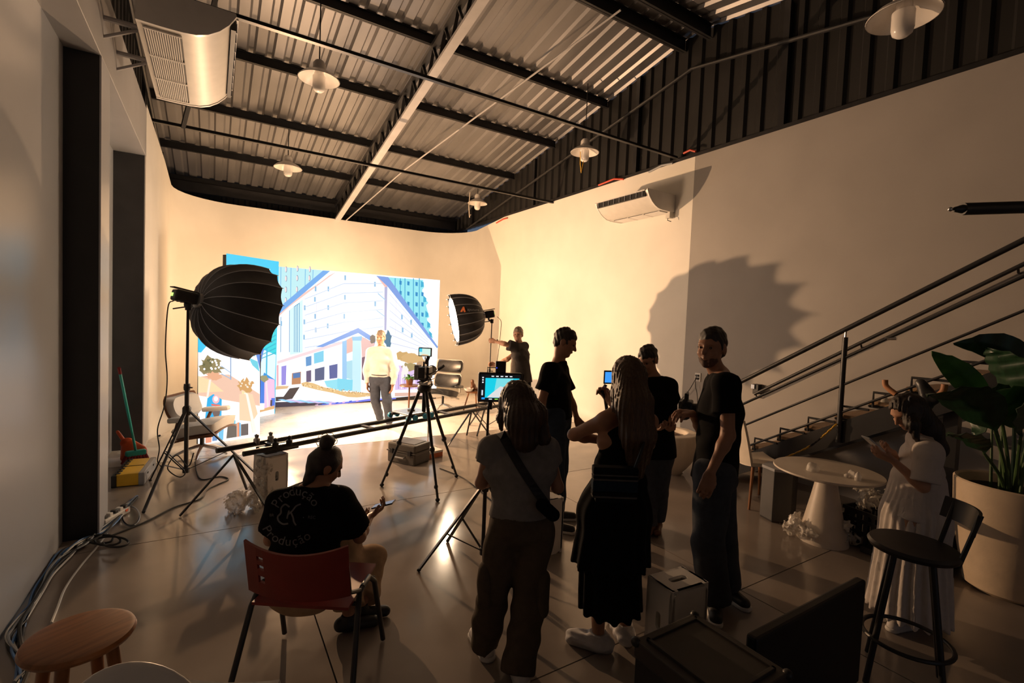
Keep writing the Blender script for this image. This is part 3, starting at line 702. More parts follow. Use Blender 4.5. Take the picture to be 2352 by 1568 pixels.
# ================================================================== STUDIO LIGHTS
def gore_mesh(R, L, dish, n=16):
    # one fabric panel between two ribs, dished in between them; local z = pointing axis
    gr = []; half = PI/n
    for i in range(13):
        t = i/12; row = []
        rr = .07+(R-.07)*(math.sin(t*PI/2)**.85); z = L*(.55*t**2.2+.45*(1-math.cos(t*PI/2)))
        for j in range(7):
            a = -half+2*half*j/6; s_ = 1-(.045*min(1, t*2)+dish*t**5)*math.sin(PI*j/6); zz = z-(.012*math.sin(PI*j/6) if i == 12 else 0)
            row.append((rr*s_*math.cos(a), rr*s_*math.sin(a), zz))
        gr.append(row)
    return gr
def softbox(name, label, mount, axis, R, L, glow, head_len, stand_top, dish=.0, rec=.06):
    fr = frame(axis); t = thing(name, label, 'softbox', mount)
    hub = empty('dome', t); hub.matrix_local = Matrix(fr.tolist()).to_4x4()
    gr = gore_mesh(R, L, dish)
    g0 = None
    for k in range(16):
        if g0 is None: o = g0 = mb().surf(gr, .003).build('fabric_panel', ['black_fabric'], hub, smooth=True, ang=60)
        else: o = instance(g0, 'fabric_panel', hub)
        o.rotation_euler = (0, 0, 2*PI*k/16)
    rb = None
    for k in range(16):
        if rb is None:
            pts = [V(*gr[i][6])*V(1.006, 1.006, 1) for i in range(13)]; e = pts[-1]+unit(pts[-1]-pts[-2])*(.012+.1*dish)
            rb = mb().tube(pts+[e], .0045, 6).build('rib', 'grey_plastic', hub, smooth=True); o = rb
        else: o = instance(rb, 'rib', hub)
        o.rotation_euler = (0, 0, 2*PI*k/16)
    dr = R*(.93-dish*.8); mb().lathe([(0, L-rec-.007), (dr, L-rec-.007), (dr, L-rec), (0, L-rec)], 32, cap=False).build('front_diffuser', glow, hub)
    mb().lathe([(.05, -.04), (.085, -.03), (.09, .0), (.085, .03), (.05, .035)], 24).build('speed_ring', 'silver', hub, smooth=True)
    for k in range(4): mb().box((.082*math.cos(k*PI/2+.4), .082*math.sin(k*PI/2+.4), -.005), (.02, .02, .05)).build('ring_clamp', 'chrome', hub, bevel=.003)
    # lamp head behind the ring
    hd = mb().box((0, 0, -.04-head_len*.5), (.13, .12, head_len)).build('lamp_head', 'black_plastic', hub, bevel=.02)
    mb().box((0, .075, -.04-head_len*.55), (.10, .012, head_len*1.15)).build('head_handle', 'black_plastic', hub, bevel=.004)
    mb().box((.02, .0, -.042-head_len), (.045, .035, .006)).build('head_display', 'green_led', hub)
    for k in range(5): mb().box((0, -.061, -.08-head_len*k/6), (.10, .006, .012)).build('cooling_fin', 'black_plastic', hub)
    # yoke down to the stand spigot
    m0 = V(0, 0, 0)-fr[:, 2]*(.04+head_len*.45); st = V(*stand_top)-V(*mount)
    mb().tube([m0+V(0, 0, -.02), m0+V(0, 0, -.09), st+V(0, 0, .02)], .016, 8).build('yoke', 'black_plastic', t, smooth=True)
    mb().tube([st+V(0, 0, .0), st+V(0, 0, .07)], .028, 10).build('tilt_clamp', 'black_plastic', t)
    hnd = st+V(0, 0, .04); mb().tube([hnd, hnd-RGT*.16-V(0, 0, .03)], .008, 6).build('tilt_handle', 'black_plastic', t)
    return t, hub, fr
def stand(name, label, c, feet, hubz, top, r=.014, sp=.35, cat='light stand', colm='black_plastic', mid=None):
    c = V(c[0], c[1], 0); t = thing(name, label, cat, c)
    mb().cyl((0, 0, .09), (0, 0, hubz+.25), r*1.25, n=12).build('lower_pole', colm, t, smooth=True)
    tp = V(*top)-c
    mb().cyl((0, 0, hubz+.2), tp, r*.9, r*.75, n=12).build('upper_pole', colm, t, smooth=True)
    mb().lathe([(r*2.2, hubz-.05), (r*2.4, hubz-.02), (r*2.4, hubz+.03), (r*1.6, hubz+.05)], 12).build('leg_collar', colm, t, smooth=True)
    mz = mid or hubz+.25
    mb().lathe([(r*1.7, mz-.03), (r*1.9, mz), (r*1.7, mz+.04)], 12).build('pole_clamp', colm, t, smooth=True)
    mb().tube([(0, 0, mz), (.05, -.03, mz)], .008, 6).build('clamp_knob', colm, t)
    mb().cyl((0, 0, .06), (0, 0, .11), r*2, n=10).build('spreader_collar', colm, t)
    for f_ in feet:
        q = V(f_[0], f_[1], 0)-c; L = np.linalg.norm(q); d = unit(q)
        g = mb().bar(V(0, 0, hubz)+d*.02, q+V(0, 0, .012), .024, .014).build('leg', colm, t)
        h = V(0, 0, hubz)*(1-sp)+q*sp*1.0
        mb().bar(V(0, 0, .085), V(0, 0, hubz)*.42+q*.58, .014, .008).build('spreader_strut', colm, t)
        mb().ellipsoid(q+V(0, 0, .012), (.016, .016, .012), n=8, m=6).build('rubber_foot', 'black_rubber', t)
    return t
bs = fl(427, 1097); bd = depth(bs)
btop = dep(427, 712, bd)
stand('light_stand', 'tall black light stand carrying the large softbox beside the left wall', bs, [fl(330, 1178), fl(597, 1098), fl(345, 1105)], .74, (bs[0], bs[1], btop[2]), .017)
bm_ = dep(458, 690, bd+.03)
t1, hub1, fr1 = softbox('octagonal_softbox', 'large black sixteen-rib softbox in the left foreground of the set, seen from behind', bm_, .53*RGT+.83*FWD+V(0, 0, -.20), .565, .62, 'glow', .22, (bs[0], bs[1], btop[2]))
ss = fl(1119, 988); sd = depth(ss); stop = dep(1127, 742, sd)
stand('light_stand', 'thin light stand held by the man in the dark grey shirt', ss, [ss+V(.45, -.1, 0), ss+V(-.35, -.3, 0), ss+V(-.1, .45, 0)], .55, (ss[0]+.01, ss[1], stop[2]), .011, mid=1.0)
sm_ = dep(1108, 724, sd-.02)
t2, hub2, fr2 = softbox('octagonal_softbox', 'smaller lit softbox with a bright white face, right of the video wall', sm_, -.94*RGT-.27*FWD+V(0, 0, -.20), .425, .50, 'glow2', .16, (ss[0]+.01, ss[1], stop[2]), dish=.11, rec=.012)
# mark printed on the small softbox: find the panel point that faces the camera near its upper side
dg = bpy.context.evaluated_depsgraph_get(); dg.update()
def on_dome(x, y):
    best = None; d = unit(ray(x, y))
    for o in hub2.children:
        if not o.name.startswith('fabric_panel'): continue
        mw = o.matrix_world; inv = mw.inverted(); a = inv @ Vector(ORI); b_ = (inv.to_3x3() @ Vector(d)).normalized()
        ok, loc, no, _ = o.ray_cast(a, b_)
        if ok:
            wl_ = np.array(mw @ loc); k = np.linalg.norm(wl_-ORI)
            if best is None or k < best[0]: best = (k, wl_)
    return None if best is None else best[1]-d*.006
lg = mb()
for poly in ([(1057, 716), (1063, 704), (1066, 704), (1062, 716)], [(1066, 704), (1070, 716), (1066, 717), (1063, 709)]):
    pts = [on_dome(*p) for p in poly]
    if all(p is not None for p in pts):
        pts = [p-V(*sm_) for p in pts]; lg.add(pts, [list(range(len(pts)))])
if lg.v: lg.build('brand_mark', 'card', t2)
vs, fs = text_mesh('aputure', 9.5); tx = mb(); pts = []; ok = True
for x, y, z in vs:
    p = on_dome(1087+x*.92, 711-y*.9+x*.04)
    if p is None: ok = False; break
    pts.append(p-V(*sm_))
if ok and pts: tx.add(pts, fs); tx.build('brand_lettering', 'grey_plastic', t2)
# power cables of the lamps
def cord_part(t, pts, r):
    return mb().tube([q-V(*t.location) for q in curve_pts(pts, 8)], r, 6).build('power_cord', 'black_rubber', t, smooth=True)
def cord(name, label, pts, r, m, cat='cable', n=8, group=None): return tag(mb().tube(curve_pts(pts, n), r, 6).build(name, m, smooth=True), label, cat, group)
cord_part(t1, [dep(399, 690, bd), dep(386, 705, bd), dep(380, 800, bd), dep(384, 870, bd-.05), dep(378, 930, bd), dep(362, 985, bd), dep(366, 1030, bd), fl(362, 1060, .02), fl(375, 1075, .012)], .006)
cord_part(t2, [dep(1142, 727, sd), dep(1151, 738, sd), dep(1150, 760, sd), dep(1146, 800, sd), dep(1140, 840, sd)], .005)

# ================================================================== CAMERA, SLIDER, MONITOR
# slider track
ra0, ra1 = fl(497, 1035, .52), fl(1122, 925, .52); rd = unit(ra1-ra0); rn = V(rd[1], -rd[0], 0)
sl_t = thing('slider_track', 'long black twin-rail camera slider across the set', 'camera slider', ra0)
Lr = np.linalg.norm(ra1-ra0)
for off in (0, .27): mb().tube([rn*off+rd*(.0 if off == 0 else .12), rn*off+rd*Lr], .025, 10).build('rail', 'black_plastic', sl_t, smooth=True)
for s_ in (.45, 1.6, 2.9, Lr-.3): mb().bar(rd*s_-rn*.03, rd*s_+rn*.30, .05, .025).build('cross_tie', 'black_plastic', sl_t, bevel=.004)
for s_ in (.42, .56):
    mb().lathe([(.03, 0), (.03, .05), (.015, .06), (.022, .09), (.0, .10)], 12, c=rd*s_+rn*.27+V(0, 0, .0)).build('clamp_knob', 'black_plastic', sl_t, smooth=True)
    mb().lathe([(.03, 0), (.03, .05), (.015, .06), (.022, .09), (.0, .10)], 12, c=rd*(s_-.05)).build('clamp_knob', 'silver', sl_t, smooth=True)
mb().box(rd*.5+rn*.16+V(0, 0, -.03), (.34, .20, .04), rotz(math.atan2(rd[1], rd[0]))).build('support_plate', 'black_plastic', sl_t, bevel=.008)
for s_, spread in ((.10, .42), (Lr-.55, .42)):     # end supports with splayed legs
    b0 = rd*s_+rn*.13
    for a in (20, 140, 260):
        d = rotz(math.radians(a))@rn; mb().bar(b0+V(0, 0, -.03), b0+d*spread+V(0, 0, -.51), .022, .014).build('support_leg', 'black_plastic', sl_t)
# dolly
dl0 = ra0+rd*next(s for s in np.linspace(.5, Lr, 200) if pixx(ra0+rd*s) > 926)+rn*.135
dt = thing('camera_dolly', 'small grey dolly plate with blue wheels on the slider rails', 'dolly', dl0+V(0, 0, .018), math.atan2(rd[1], rd[0]))
mb().box((0, 0, .085), (.36, .33, .022)).build('plate', 'silver', dt, bevel=.008)
mb().lathe([(.05, .096), (.05, .112), (.03, .116)], 20).build('bowl_mount', 'black_plastic', dt, smooth=True)
for sx in (-1, 1):
    for sy in (-1, 1):
        tr = mb().box((sx*.14, sy*.14, .062), (.13, .05, .03)).build('wheel_truck', 'black_plastic', dt, bevel=.006)
        for k in (-1, 1):
            mb().lathe([(.034, -.016), (.036, -.006), (.036, .006), (.034, .016)], 18, c=(sx*.14+k*.055, sy*.175, .04), R=rotx(PI/2)).build('wheel', 'blue_wheel', dt, smooth=True)
# tripod with cinema camera
feet = [fl(877, 1117), fl(1005, 1152), fl(1048, 1096)]; tc_ = sum(feet)/3
td = depth(tc_); apex = dep(975, 893, td)
tp = thing('camera_tripod', 'black three-leg camera tripod in the middle of the floor', 'tripod', (apex[0], apex[1], 0))
a0 = V(0, 0, apex[2])
for f_ in feet:
    q = f_-V(apex[0], apex[1], 0); d = unit(V(q[0], q[1], 0)); s0 = a0+d*.045
    kn = s0*.45+q*.55
    lg_ = mb().tube([s0, kn], [.020, .018], 10).build('leg', 'black_plastic', tp, smooth=True)
    mb().tube([kn, q+V(0, 0, .03)], [.015, .013], 10).build('lower_leg', 'black_plastic', tp, smooth=True)
    mb().ellipsoid(kn, (.030, .030, .034), n=10, m=8).build('leg_lock', 'black_plastic', tp, smooth=True)
    mb().ellipsoid(kn*.28+q*.72, (.022, .022, .026), n=10, m=8).build('leg_lock', 'black_plastic', tp, smooth=True)
    mb().ellipsoid(q+V(0, 0, .02), (.024, .024, .02), n=10, m=6).build('rubber_foot', 'black_rubber', tp, smooth=True)
mb().cyl(a0+V(0, 0, -.25), a0, .022, n=14).build('centre_column', 'black_plastic', tp, smooth=True)
mb().lathe([(.05, -.04), (.075, -.01), (.075, .03), (.05, .06), (.045, .10)], 18, c=a0).build('tripod_bowl', 'black_plastic', tp, smooth=True)
mb().box(a0+V(0, 0, .13), (.09, .11, .08), rotz(.5)).build('fluid_head', 'black_plastic', tp, bevel=.015)
mb().tube([a0+V(0, 0, .14), a0+RGT*.13-FWD*.08+V(0, 0, .20), a0+RGT*.21-FWD*.13+V(0, 0, .27)], .010, 8).build('pan_handle', 'chrome', tp, smooth=True)
mb().tube([a0+RGT*.16-FWD*.10+V(0, 0, .227), a0+RGT*.22-FWD*.135+V(0, 0, .275)], .015, 8).build('handle_grip', 'black_rubber', tp, smooth=True)
cb = dep(978, 855, td)          # cinema camera body
yaw = math.atan2(rd[1], rd[0])
cm = thing('cinema_camera', 'rigged cinema camera with small top monitor on the tripod', 'camera', cb-V(0, 0, .10), math.atan2(FWD[1], FWD[0])-PI/2-.12)
mb().box((0, 0, .10), (.11, .15, .13)).build('body', 'black_plastic', cm, bevel=.008)
mb().box((0, -.12, .11), (.075, .09, .12)).build('battery', 'black_plastic', cm, bevel=.006)
mb().box((-.085, -.02, .10), (.05, .10, .16)).build('wireless_box', 'grey_plastic', cm, bevel=.006)
mb().lathe([(.045, 0), (.045, .05), (.052, .06), (.052, .14), (.058, .15), (.058, .17)], 20, c=(0, .07, .10), R=rotx(-PI/2)).build('lens', 'black_plastic', cm, smooth=True)
for sx in (-1, 1): mb().cyl((sx*.03, -.18, .01), (sx*.03, .26, .01), .0075, n=10).build('support_rod', 'chrome', cm)
mb().box((0, .02, -.015), (.10, .20, .03)).build('baseplate', 'silver', cm, bevel=.005)
mb().tube([(0, .06, .165), (0, .06, .215), (0, -.08, .215), (0, -.08, .17)], .011, 8).build('top_handle', 'black_plastic', cm, smooth=True)
mb().lathe([(.028, -.02), (.028, .02)], 16, c=(-.10, .10, .05), R=roty(PI/2)).build('follow_focus', 'orange_plastic', cm, smooth=True)
mb().lathe([(.033, -.012), (.033, .012)], 16, c=(-.125, .06, .11), R=roty(PI/2)).build('side_wheel', 'blue_wheel', cm, smooth=True)
mb().box((.045, -.11, .245), (.035, .012, .09), roty(.35)).build('antenna_box', 'black_plastic', cm, bevel=.003)
mb().cyl((0, -.02, .21), (0, -.04, .27), .007, n=8).build('monitor_arm', 'silver', cm)
mb().tube([(.05, -.15, .10), (.11, -.17, .05), (.10, -.1, -.03), (.04, -.02, -.06)], .005, 6).build('signal_cable', 'black_rubber', cm, smooth=True)
mn = mb().box((0, -.045, .325), (.145, .022, .095)).build('top_monitor', 'black_plastic', cm, bevel=.004)
sc_ = mb(); sc_.col = (*sl((205, 235, 225)), 1); y = -.0575
sc_.add([(-.062, y, .287), (.062, y, .287), (.062, y, .363), (-.062, y, .363)], [(0, 1, 2, 3)]); sc_.col = (*sl((70, 200, 230)), 1)
sc_.add([(-.062, y-.0004, .325), (-.03, y-.0004, .325), (-.03, y-.0004, .363), (-.062, y-.0004, .363)], [(0, 1, 2, 3)]); sc_.col = (*sl((230, 200, 160)), 1)
sc_.add([(-.05, y-.0004, .287), (.05, y-.0004, .287), (.03, y-.0004, .30), (-.02, y-.0004, .305)], [(0, 1, 2, 3)])
sc_.build('monitor_picture', 'screen_s', mn, fix=False)
# director's monitor on a light stand
mc = fl(1108, 1290); md = depth(mc); mz = dep(1112, 935, md)
stand('monitor_stand', 'black light stand holding the director monitor in front of the grey-shirted woman', mc, [fl(962, 1312), mc+V(.42, .05, 0), mc-V(.1, -.42, 0)], .60, (mc[0], mc[1], mz[2]+.02), .012, cat='stand')
mo = dep(1148, 889, md)
fm = frame(-unit(FWD*.95+RGT*.12), (0, 0, 1)); zr_ = math.atan2(FWD[1], FWD[0])-PI/2+.16
mt = thing('director_monitor', 'black field monitor with cyan picture on a stand', 'monitor', (mo[0], mo[1], mo[2]), zr_)
mb().box((0, 0, 0), (.335, .045, .225)).build('housing', 'black_plastic', mt, bevel=.010)
mb().box((0, .0, .155), (.08, .035, .09)).build('wireless_receiver', 'black_plastic', mt, bevel=.006)
mb().box((-.032, -.019, .15), (.008, .003, .008)).build('status_lamp', 'blue_led', mt)
mb().tube([(-.10, 0, .11), (-.10, 0, .15), (-.035, 0, .15)], .004, 6).build('cage_bar', 'black_plastic', mt)
mb().cyl((-.07, 0, -.17), (-.07, 0, -.10), .018, n=12).build('mount', 'black_plastic', mt)
s_ = mb(); y = -.0235
def scr(x0, z0, x1, z1, c, k=0):
    s_.col = (*sl(c), 1); s_.add([(x0, y-k*.0004, z0), (x1, y-k*.0004, z0), (x1, y-k*.0004, z1), (x0, y-k*.0004, z1)], [(0, 1, 2, 3)])
scr(-.155, -.10, .155, .10, (10, 14, 18)); scr(-.115, -.078, .145, .072, (20, 200, 224), 1)
s_.col = (*sl((120, 214, 222)), 1); s_.add([(-.05, y-.001, -.06), (.06, y-.001, -.06), (.10, y-.001, .072), (-.03, y-.001, .072)], [(0, 1, 2, 3)])
s_.col = (*sl((214, 214, 214)), 1); s_.add([(-.10, y-.0014, -.076), (.10, y-.0014, -.076), (.05, y-.0014, -.0), (.0, y-.0014, .01), (-.06, y-.0014, -.04)], [(0, 1, 2, 3, 4)])
for k in range(5): scr(-.07+k*.035, .082, -.05+k*.035, .090, (225, 230, 235), 3)
for k in range(3): scr(-.14, .07-k*.018, -.128, .08-k*.018, (220, 225, 230), 3)
for k in range(4): scr(-.085+k*.045, -.092, -.06+k*.045, -.085, (150, 230, 90) if k == 1 else (220, 225, 230), 3)
scr(-.14, -.09, -.115, -.076, (40, 150, 240), 3); scr(-.142, -.06, -.13, -.02, (200, 210, 220), 3)
s_.build('monitor_picture', 'screen_s', mt, fix=False)

# ================================================================== CASES AND BOXES
def slot_panel(w, h, hole, n=24, th=.016):   # upright panel in xz with a stadium hole (cx, cz, half-length, radius, vertical?)
    cx, cz, hl, r, vert = hole; out, inn = [], []
    for i in range(n):
        a = 2*PI*(i+.5)/n; c, s_ = math.cos(a), math.sin(a); k = 1/max(abs(c)/(w/2), abs(s_)/(h/2)); out.append((c*k, s_*k))
        p = (r*c+(hl*np.sign(c) if not vert else 0)*min(1, abs(c)*3), r*s_+(hl*np.sign(s_) if vert else 0)*min(1, abs(s_)*3)); inn.append((cx+p[0], cz+p[1]))
    m_ = mb(); vs = []
    for y in (-th/2, th/2): vs += [(x, y, z) for x, z in out]+[(x, y, z) for x, z in inn]
    fs = []
    for i in range(n):
        j = (i+1) % n; fs += [(i, j, n+j, n+i), (2*n+j, 2*n+i, 3*n+i, 3*n+j), (j, i, 2*n+i, 2*n+j), (n+i, n+j, 3*n+j, 3*n+i)]
    # square corners
    for y, o in ((-th/2, 0), (th/2, 2*n)):
        pass
    return m_.add(vs, fs)
def cube_stool(label, loc, rz, w=.30, h=.45, m='white_plastic', d=None):
    d = d or w; t = thing('cube_box', label, 'box', loc, rz, 'white slotted cube boxes')
    for k in range(4):
        ww = (w, d, w, d)[k]; off = (d, w, d, w)[k]/2-.008
        o = slot_panel(ww, h, (0, .02, .03, .018, True)).build('side_panel', m, t)
        o.rotation_euler = (0, 0, k*PI/2); o.location = tuple(rotz(k*PI/2)@V(0, -off, h/2))
    o = slot_panel(w, d, (0, 0, .04, .022, False)).build('top_panel', m, t); o.rotation_euler = (PI/2, 0, 0); o.location = (0, 0, h-.008)
    for sx in (-1, 1):
        for sy in (-1, 1): mb().box((sx*(w/2-.012), sy*(d/2-.012), h/2), (.024, .024, h)).build('corner_post', m, t, bevel=.004)
    return t
cube_stool('white slotted cube box under the left end of the slider rails', V(*fl(620, 1047, .45)[:2], 0)+V(.02, .10, 0), .42, .225)
cube_stool('white slotted cube box standing behind the khaki trousers of the grey-shirted woman', (2.27, 3.14, 0), .0)
cube_stool('white slotted cube box between the black dress and the bearded man, handle slot on top', (2.225, 1.715, 0), -.08, .27, .45, d=.19)
# hard case
M['dark_case'] = mat('dark_case_plastic', (.075, .065, .055), .5, var=.12)
hc = thing('hard_case', 'brown-grey hard equipment case with handle lying behind the tripod', 'case', (2.16, 5.86, 0), math.atan2(5.59-5.94, 2.10-1.88))
mb().box((0, 0, .075), (.43, .33, .15)).build('lower_shell', 'dark_case', hc, bevel=.02)
lid = mb().box((0, 0, .205), (.43, .33, .10)).build('lid', 'dark_case', hc, bevel=.02)
mb().box((0, 0, .152), (.445, .345, .016)).build('rim', 'dark_case', hc, bevel=.004)
mb().tube([(-.07, -.172, .10), (-.07, -.20, .09), (.07, -.20, .09), (.07, -.172, .10)], .012, 8).build('handle', 'silver', hc, smooth=True)
for x in (-.14, .14): mb().box((x, -.178, .155), (.05, .018, .06)).build('latch', 'black_plastic', hc, bevel=.004)
mb().box((0, 0, .258), (.34, .24, .008)).build('lid_panel', 'dark_case', hc, bevel=.003)
# weighted base and a small orange-edged carton
wbp = fl(988, 1032)
rs = thing('round_base_stand', 'slim chrome stand with round weighted base behind the tripod', 'stand', (wbp[0]-.02, wbp[1]+.05, 0))
mb().lathe([(.15, 0), (.15, .012), (.04, .025), (.015, .03)], 24).build('base', 'chrome', rs, smooth=True)
mb().cyl((0, 0, .025), (0, 0, .62), .010, n=10).build('pole', 'chrome', rs, smooth=True)
mb().lathe([(.018, .48), (.018, .53)], 10).build('height_lock', 'black_plastic', rs)
ob = fl(996, 1052); ct = thing('carton', 'flat white and orange carton on the floor behind the hard case', 'carton', (ob[0], ob[1]+.10, 0), .25)
mb().box((0, 0, .03), (.26, .18, .06)).build('tray', 'card', ct, bevel=.003); mb().box((0, 0, .075), (.265, .185, .03)).build('lid', 'paper', ct, bevel=.003)
# flight case and black panel, near right
fc = thing('flight_case', 'dark flight case with recessed lid at the bottom edge of the picture', 'flight case', (1.62, .93, .14))
mb().box((.0, .16, .20), (.36, .40, .40)).build('body', 'black_paint', fc, bevel=.004)
M['dark_lid'] = mat('dark_brown_lid', (.035, .030, .026), .55, var=.15)
mb().box((0, .16, .435), (.37, .41, .07)).build('lid', 'dark_lid', fc, bevel=.006)
mb().box2((-.14, -.0, .468), (.14, .32, .474)).build('lid_recess', 'dark_lid', fc, bevel=.002)
for x0, x1, y0, y1 in ((-.15, .15, -.015, .0), (-.15, .15, .32, .335), (-.15, -.137, -.015, .335), (.137, .15, -.015, .335)): mb().box2((x0, y0, .466), (x1, y1, .482)).build('lid_rib', 'dark_lid', fc, bevel=.002)
for x in (-.14, .14):
    for y in (.02, .30):
        mb().lathe([(.045, -.02), (.05, 0), (.045, .02)], 16, c=(x, y, -.09), R=roty(PI/2)).build('caster', 'black_rubber', fc, smooth=True)
        mb().box((x, y, -.03), (.06, .06, .07)).build('caster_fork', 'steel_black', fc)
for x in (-.18, .18):
    for y in (-.04, .36): mb().ellipsoid((x, y, .46), .02, n=10, m=8).build('ball_corner', 'steel_black', fc, smooth=True)
mb().box((-.182, .10, .27), (.006, .09, .05)).build('label_plate', 'grey_plastic', fc)
M['dark_panel'] = mat('matt_black_panel', (.006, .006, .007), .55, var=.1)
bp_ = thing('display_panel', 'large black display panel standing on edge next to the flight case', 'display', (2.375, 1.085, 0))
mb().box((0, 0, .33), (.97, .05, .54)).build('housing', 'dark_panel', bp_, bevel=.012)
mb().box((0, .0, .03), (.50, .26, .02)).build('foot_plate', 'black_plastic', bp_, bevel=.005)
for x in (-.2, .2): mb().box((x, 0, .055), (.05, .03, .05)).build('foot_bracket', 'black_plastic', bp_)
mb().box((0, .0262, .33), (.92, .003, .49)).build('glass', 'phone_glass', bp_)

# ================================================================== SEATING
st = thing('wooden_stool', 'round honey-coloured wooden stool in the bottom left corner', 'stool', (-.415, 2.345, 0), .5)
mb().lathe([(0, .562), (.14, .562), (.165, .572), (.172, .585), (.166, .598), (.15, .602), (0, .602)], 40, cap=False).build('seat', 'wood', st, smooth=True)
for k in range(4):
    a = PI/4+k*PI/2; c, s_ = math.cos(a), math.sin(a)
    mb().tube([(.10*c, .10*s_, .57), (.17*c, .17*s_, 0)], [.022, .017], 12).build('leg', 'wood', st, smooth=True)
    a2 = a+PI/2; z = .22+.06*(k % 2); r_ = .10+.07*(1-z/.57)
    mb().tube([(r_*c, r_*s_, z), (r_*math.cos(a2), r_*math.sin(a2), z)], .010, 8).build('rung', 'wood', st, smooth=True)
# white shell chair whose rounded back just enters the frame
wc = thing('white_shell_chair', 'white moulded chair whose rounded backrest peeks over the bottom edge', 'chair', V(*fl(285, 1552, .82)[:2], 0)+FWD*.24, math.atan2(FWD[1], FWD[0])-PI/2)
ztop_ = 0.82
mb().ellipsoid((0, -.20, .61), (.225, .035, .21), rotx(-.08), n=32, m=20).build('backrest', 'white_plastic', wc, smooth=True, ang=170)
mb().surf([[(x, y, .44+.02*(x/.22)**2-.03*math.sin((y+.2)/.42*PI)) for y in np.linspace(-.22, .22, 10)] for x in np.linspace(-.22, .22, 10)], .014).build('seat', 'white_plastic', wc, smooth=True, ang=60)
for sx in (-1, 1):
    for sy in (-1, 1): mb().tube([(sx*.15, sy*.14, .42), (sx*.22, sy*.21, 0)], [.016, .012], 10).build('leg', 'oak', wc, smooth=True)
# red chair of the seated woman
rc_yaw = math.atan2(FWD[1], FWD[0])-PI/2-.03
rc = thing('red_chair', 'dark red plastic chair with black steel legs, occupied by the seated woman', 'chair', V(.45, 2.60, 0)+RGT*.035, rc_yaw)
gr = []
for i in range(15):
    u = (i-7)/7; gr.append([(u*.245, -.20+.035*u*u*0-.05*(1-u*u)-.05*v, .50+.265*v-.022*(1-u*u)*v+.015*u*u) for v in np.linspace(0, 1, 8)])
def backrest():
    m_ = mb(); cells = []
    bk = np.array(gr); 
    # leave a column of three slots near the left edge
    a = mb().surf(bk[:3], .012); b_ = mb().surf(bk[3:], .012)
    o = b_.build('backrest', 'red_plastic', rc, smooth=True, ang=60)
    a.build('backrest_edge', 'red_plastic', rc, smooth=True, ang=60)
    for j0, j1 in ((0, 2), (3, 3.9), (4.6, 5.2), (5.8, 7)):
        lo_, hi_ = j0/7, j1/7; g2 = []
        for i in (2, 3):
            g2.append([bk[i][0]*(1-t)+bk[i][7]*t for t in np.linspace(lo_, hi_, 4)])
        mb().surf(g2, .012).build('backrest_bridge', 'red_plastic', rc)
backrest()
gs = [[(x, y, .445-.02*math.cos(y/.21*PI/2)*math.cos(x/.24*PI/2)-.045*max(0, (y-.12)/.1)**2*0) for y in np.linspace(-.20, .22, 12)] for x in np.linspace(-.235, .235, 12)]
mb().surf(gs, .014).build('seat', 'red_plastic', rc, smooth=True, ang=60)
for s_ in (-1, 1):
    x = s_*.265
    mb().tube([(x+s_*.03, -.30, .012), (x, -.15, .40), (x-s_*.012, -.10, .47), (x-s_*.012, -.02, .475)], .014, 10).build('rear_leg', 'steel_black', rc, smooth=True)
    mb().tube([(x+s_*.02, .23, .012), (x, .10, .42), (x-s_*.01, .04, .475), (x-s_*.012, -.06, .475)], .014, 10).build('front_leg', 'steel_black', rc, smooth=True)
    mb().tube([(x-s_*.012, -.08, .47), (x-s_*.03, -.19, .52), (x-s_*.035, -.235, .72)], .012, 8).build('back_upright', 'steel_black', rc, smooth=True)
for y in (-.12, .12): mb().tube([(-.26, y, .425), (.26, y, .425)], .011, 8).build('cross_bar', 'steel_black', rc)
# black bar stool with low back, right
bsx = thing('bar_stool', 'black metal bar stool with round seat and low backrest at the right', 'stool', (3.19, .985, 0), .35)
mb().lathe([(0, .70), (.15, .70), (.19, .715), (.20, .735), (.19, .75), (0, .752)], 36, cap=False).build('seat', 'steel_black', bsx, smooth=True)
for k in range(4):
    a = PI/4+k*PI/2; c, s_ = math.cos(a), math.sin(a); mb().tube([(.11*c, .11*s_, .70), (.225*c, .225*s_, .0)], .015, 10).build('leg', 'steel_black', bsx, smooth=True)
mb().tube([(.195*math.cos(2*PI*i/32), .195*math.sin(2*PI*i/32), .235) for i in range(32)], .011, 8, closed=True).build('foot_ring', 'steel_black', bsx, smooth=True)
bdir = unit(RGT*.94-FWD*.3); bl = rotz(-.35)@bdir; bt = V(-bl[1], bl[0], 0)
for s_ in (-1, 1): mb().tube([bl*.15+bt*s_*.10+V(0, 0, .70), bl*.22+bt*s_*.11+V(0, 0, .98)], .012, 8).build('back_upright', 'steel_black', bsx, smooth=True)
mb().surf([[bl*(.225+.02*v-.05*(u*u))+bt*u*.15+V(0, 0, .88+.11*v) for v in np.linspace(0, 1, 4)] for u in np.linspace(-1, 1, 12)], .014).build('backrest', 'steel_black', bsx, smooth=True, ang=60)
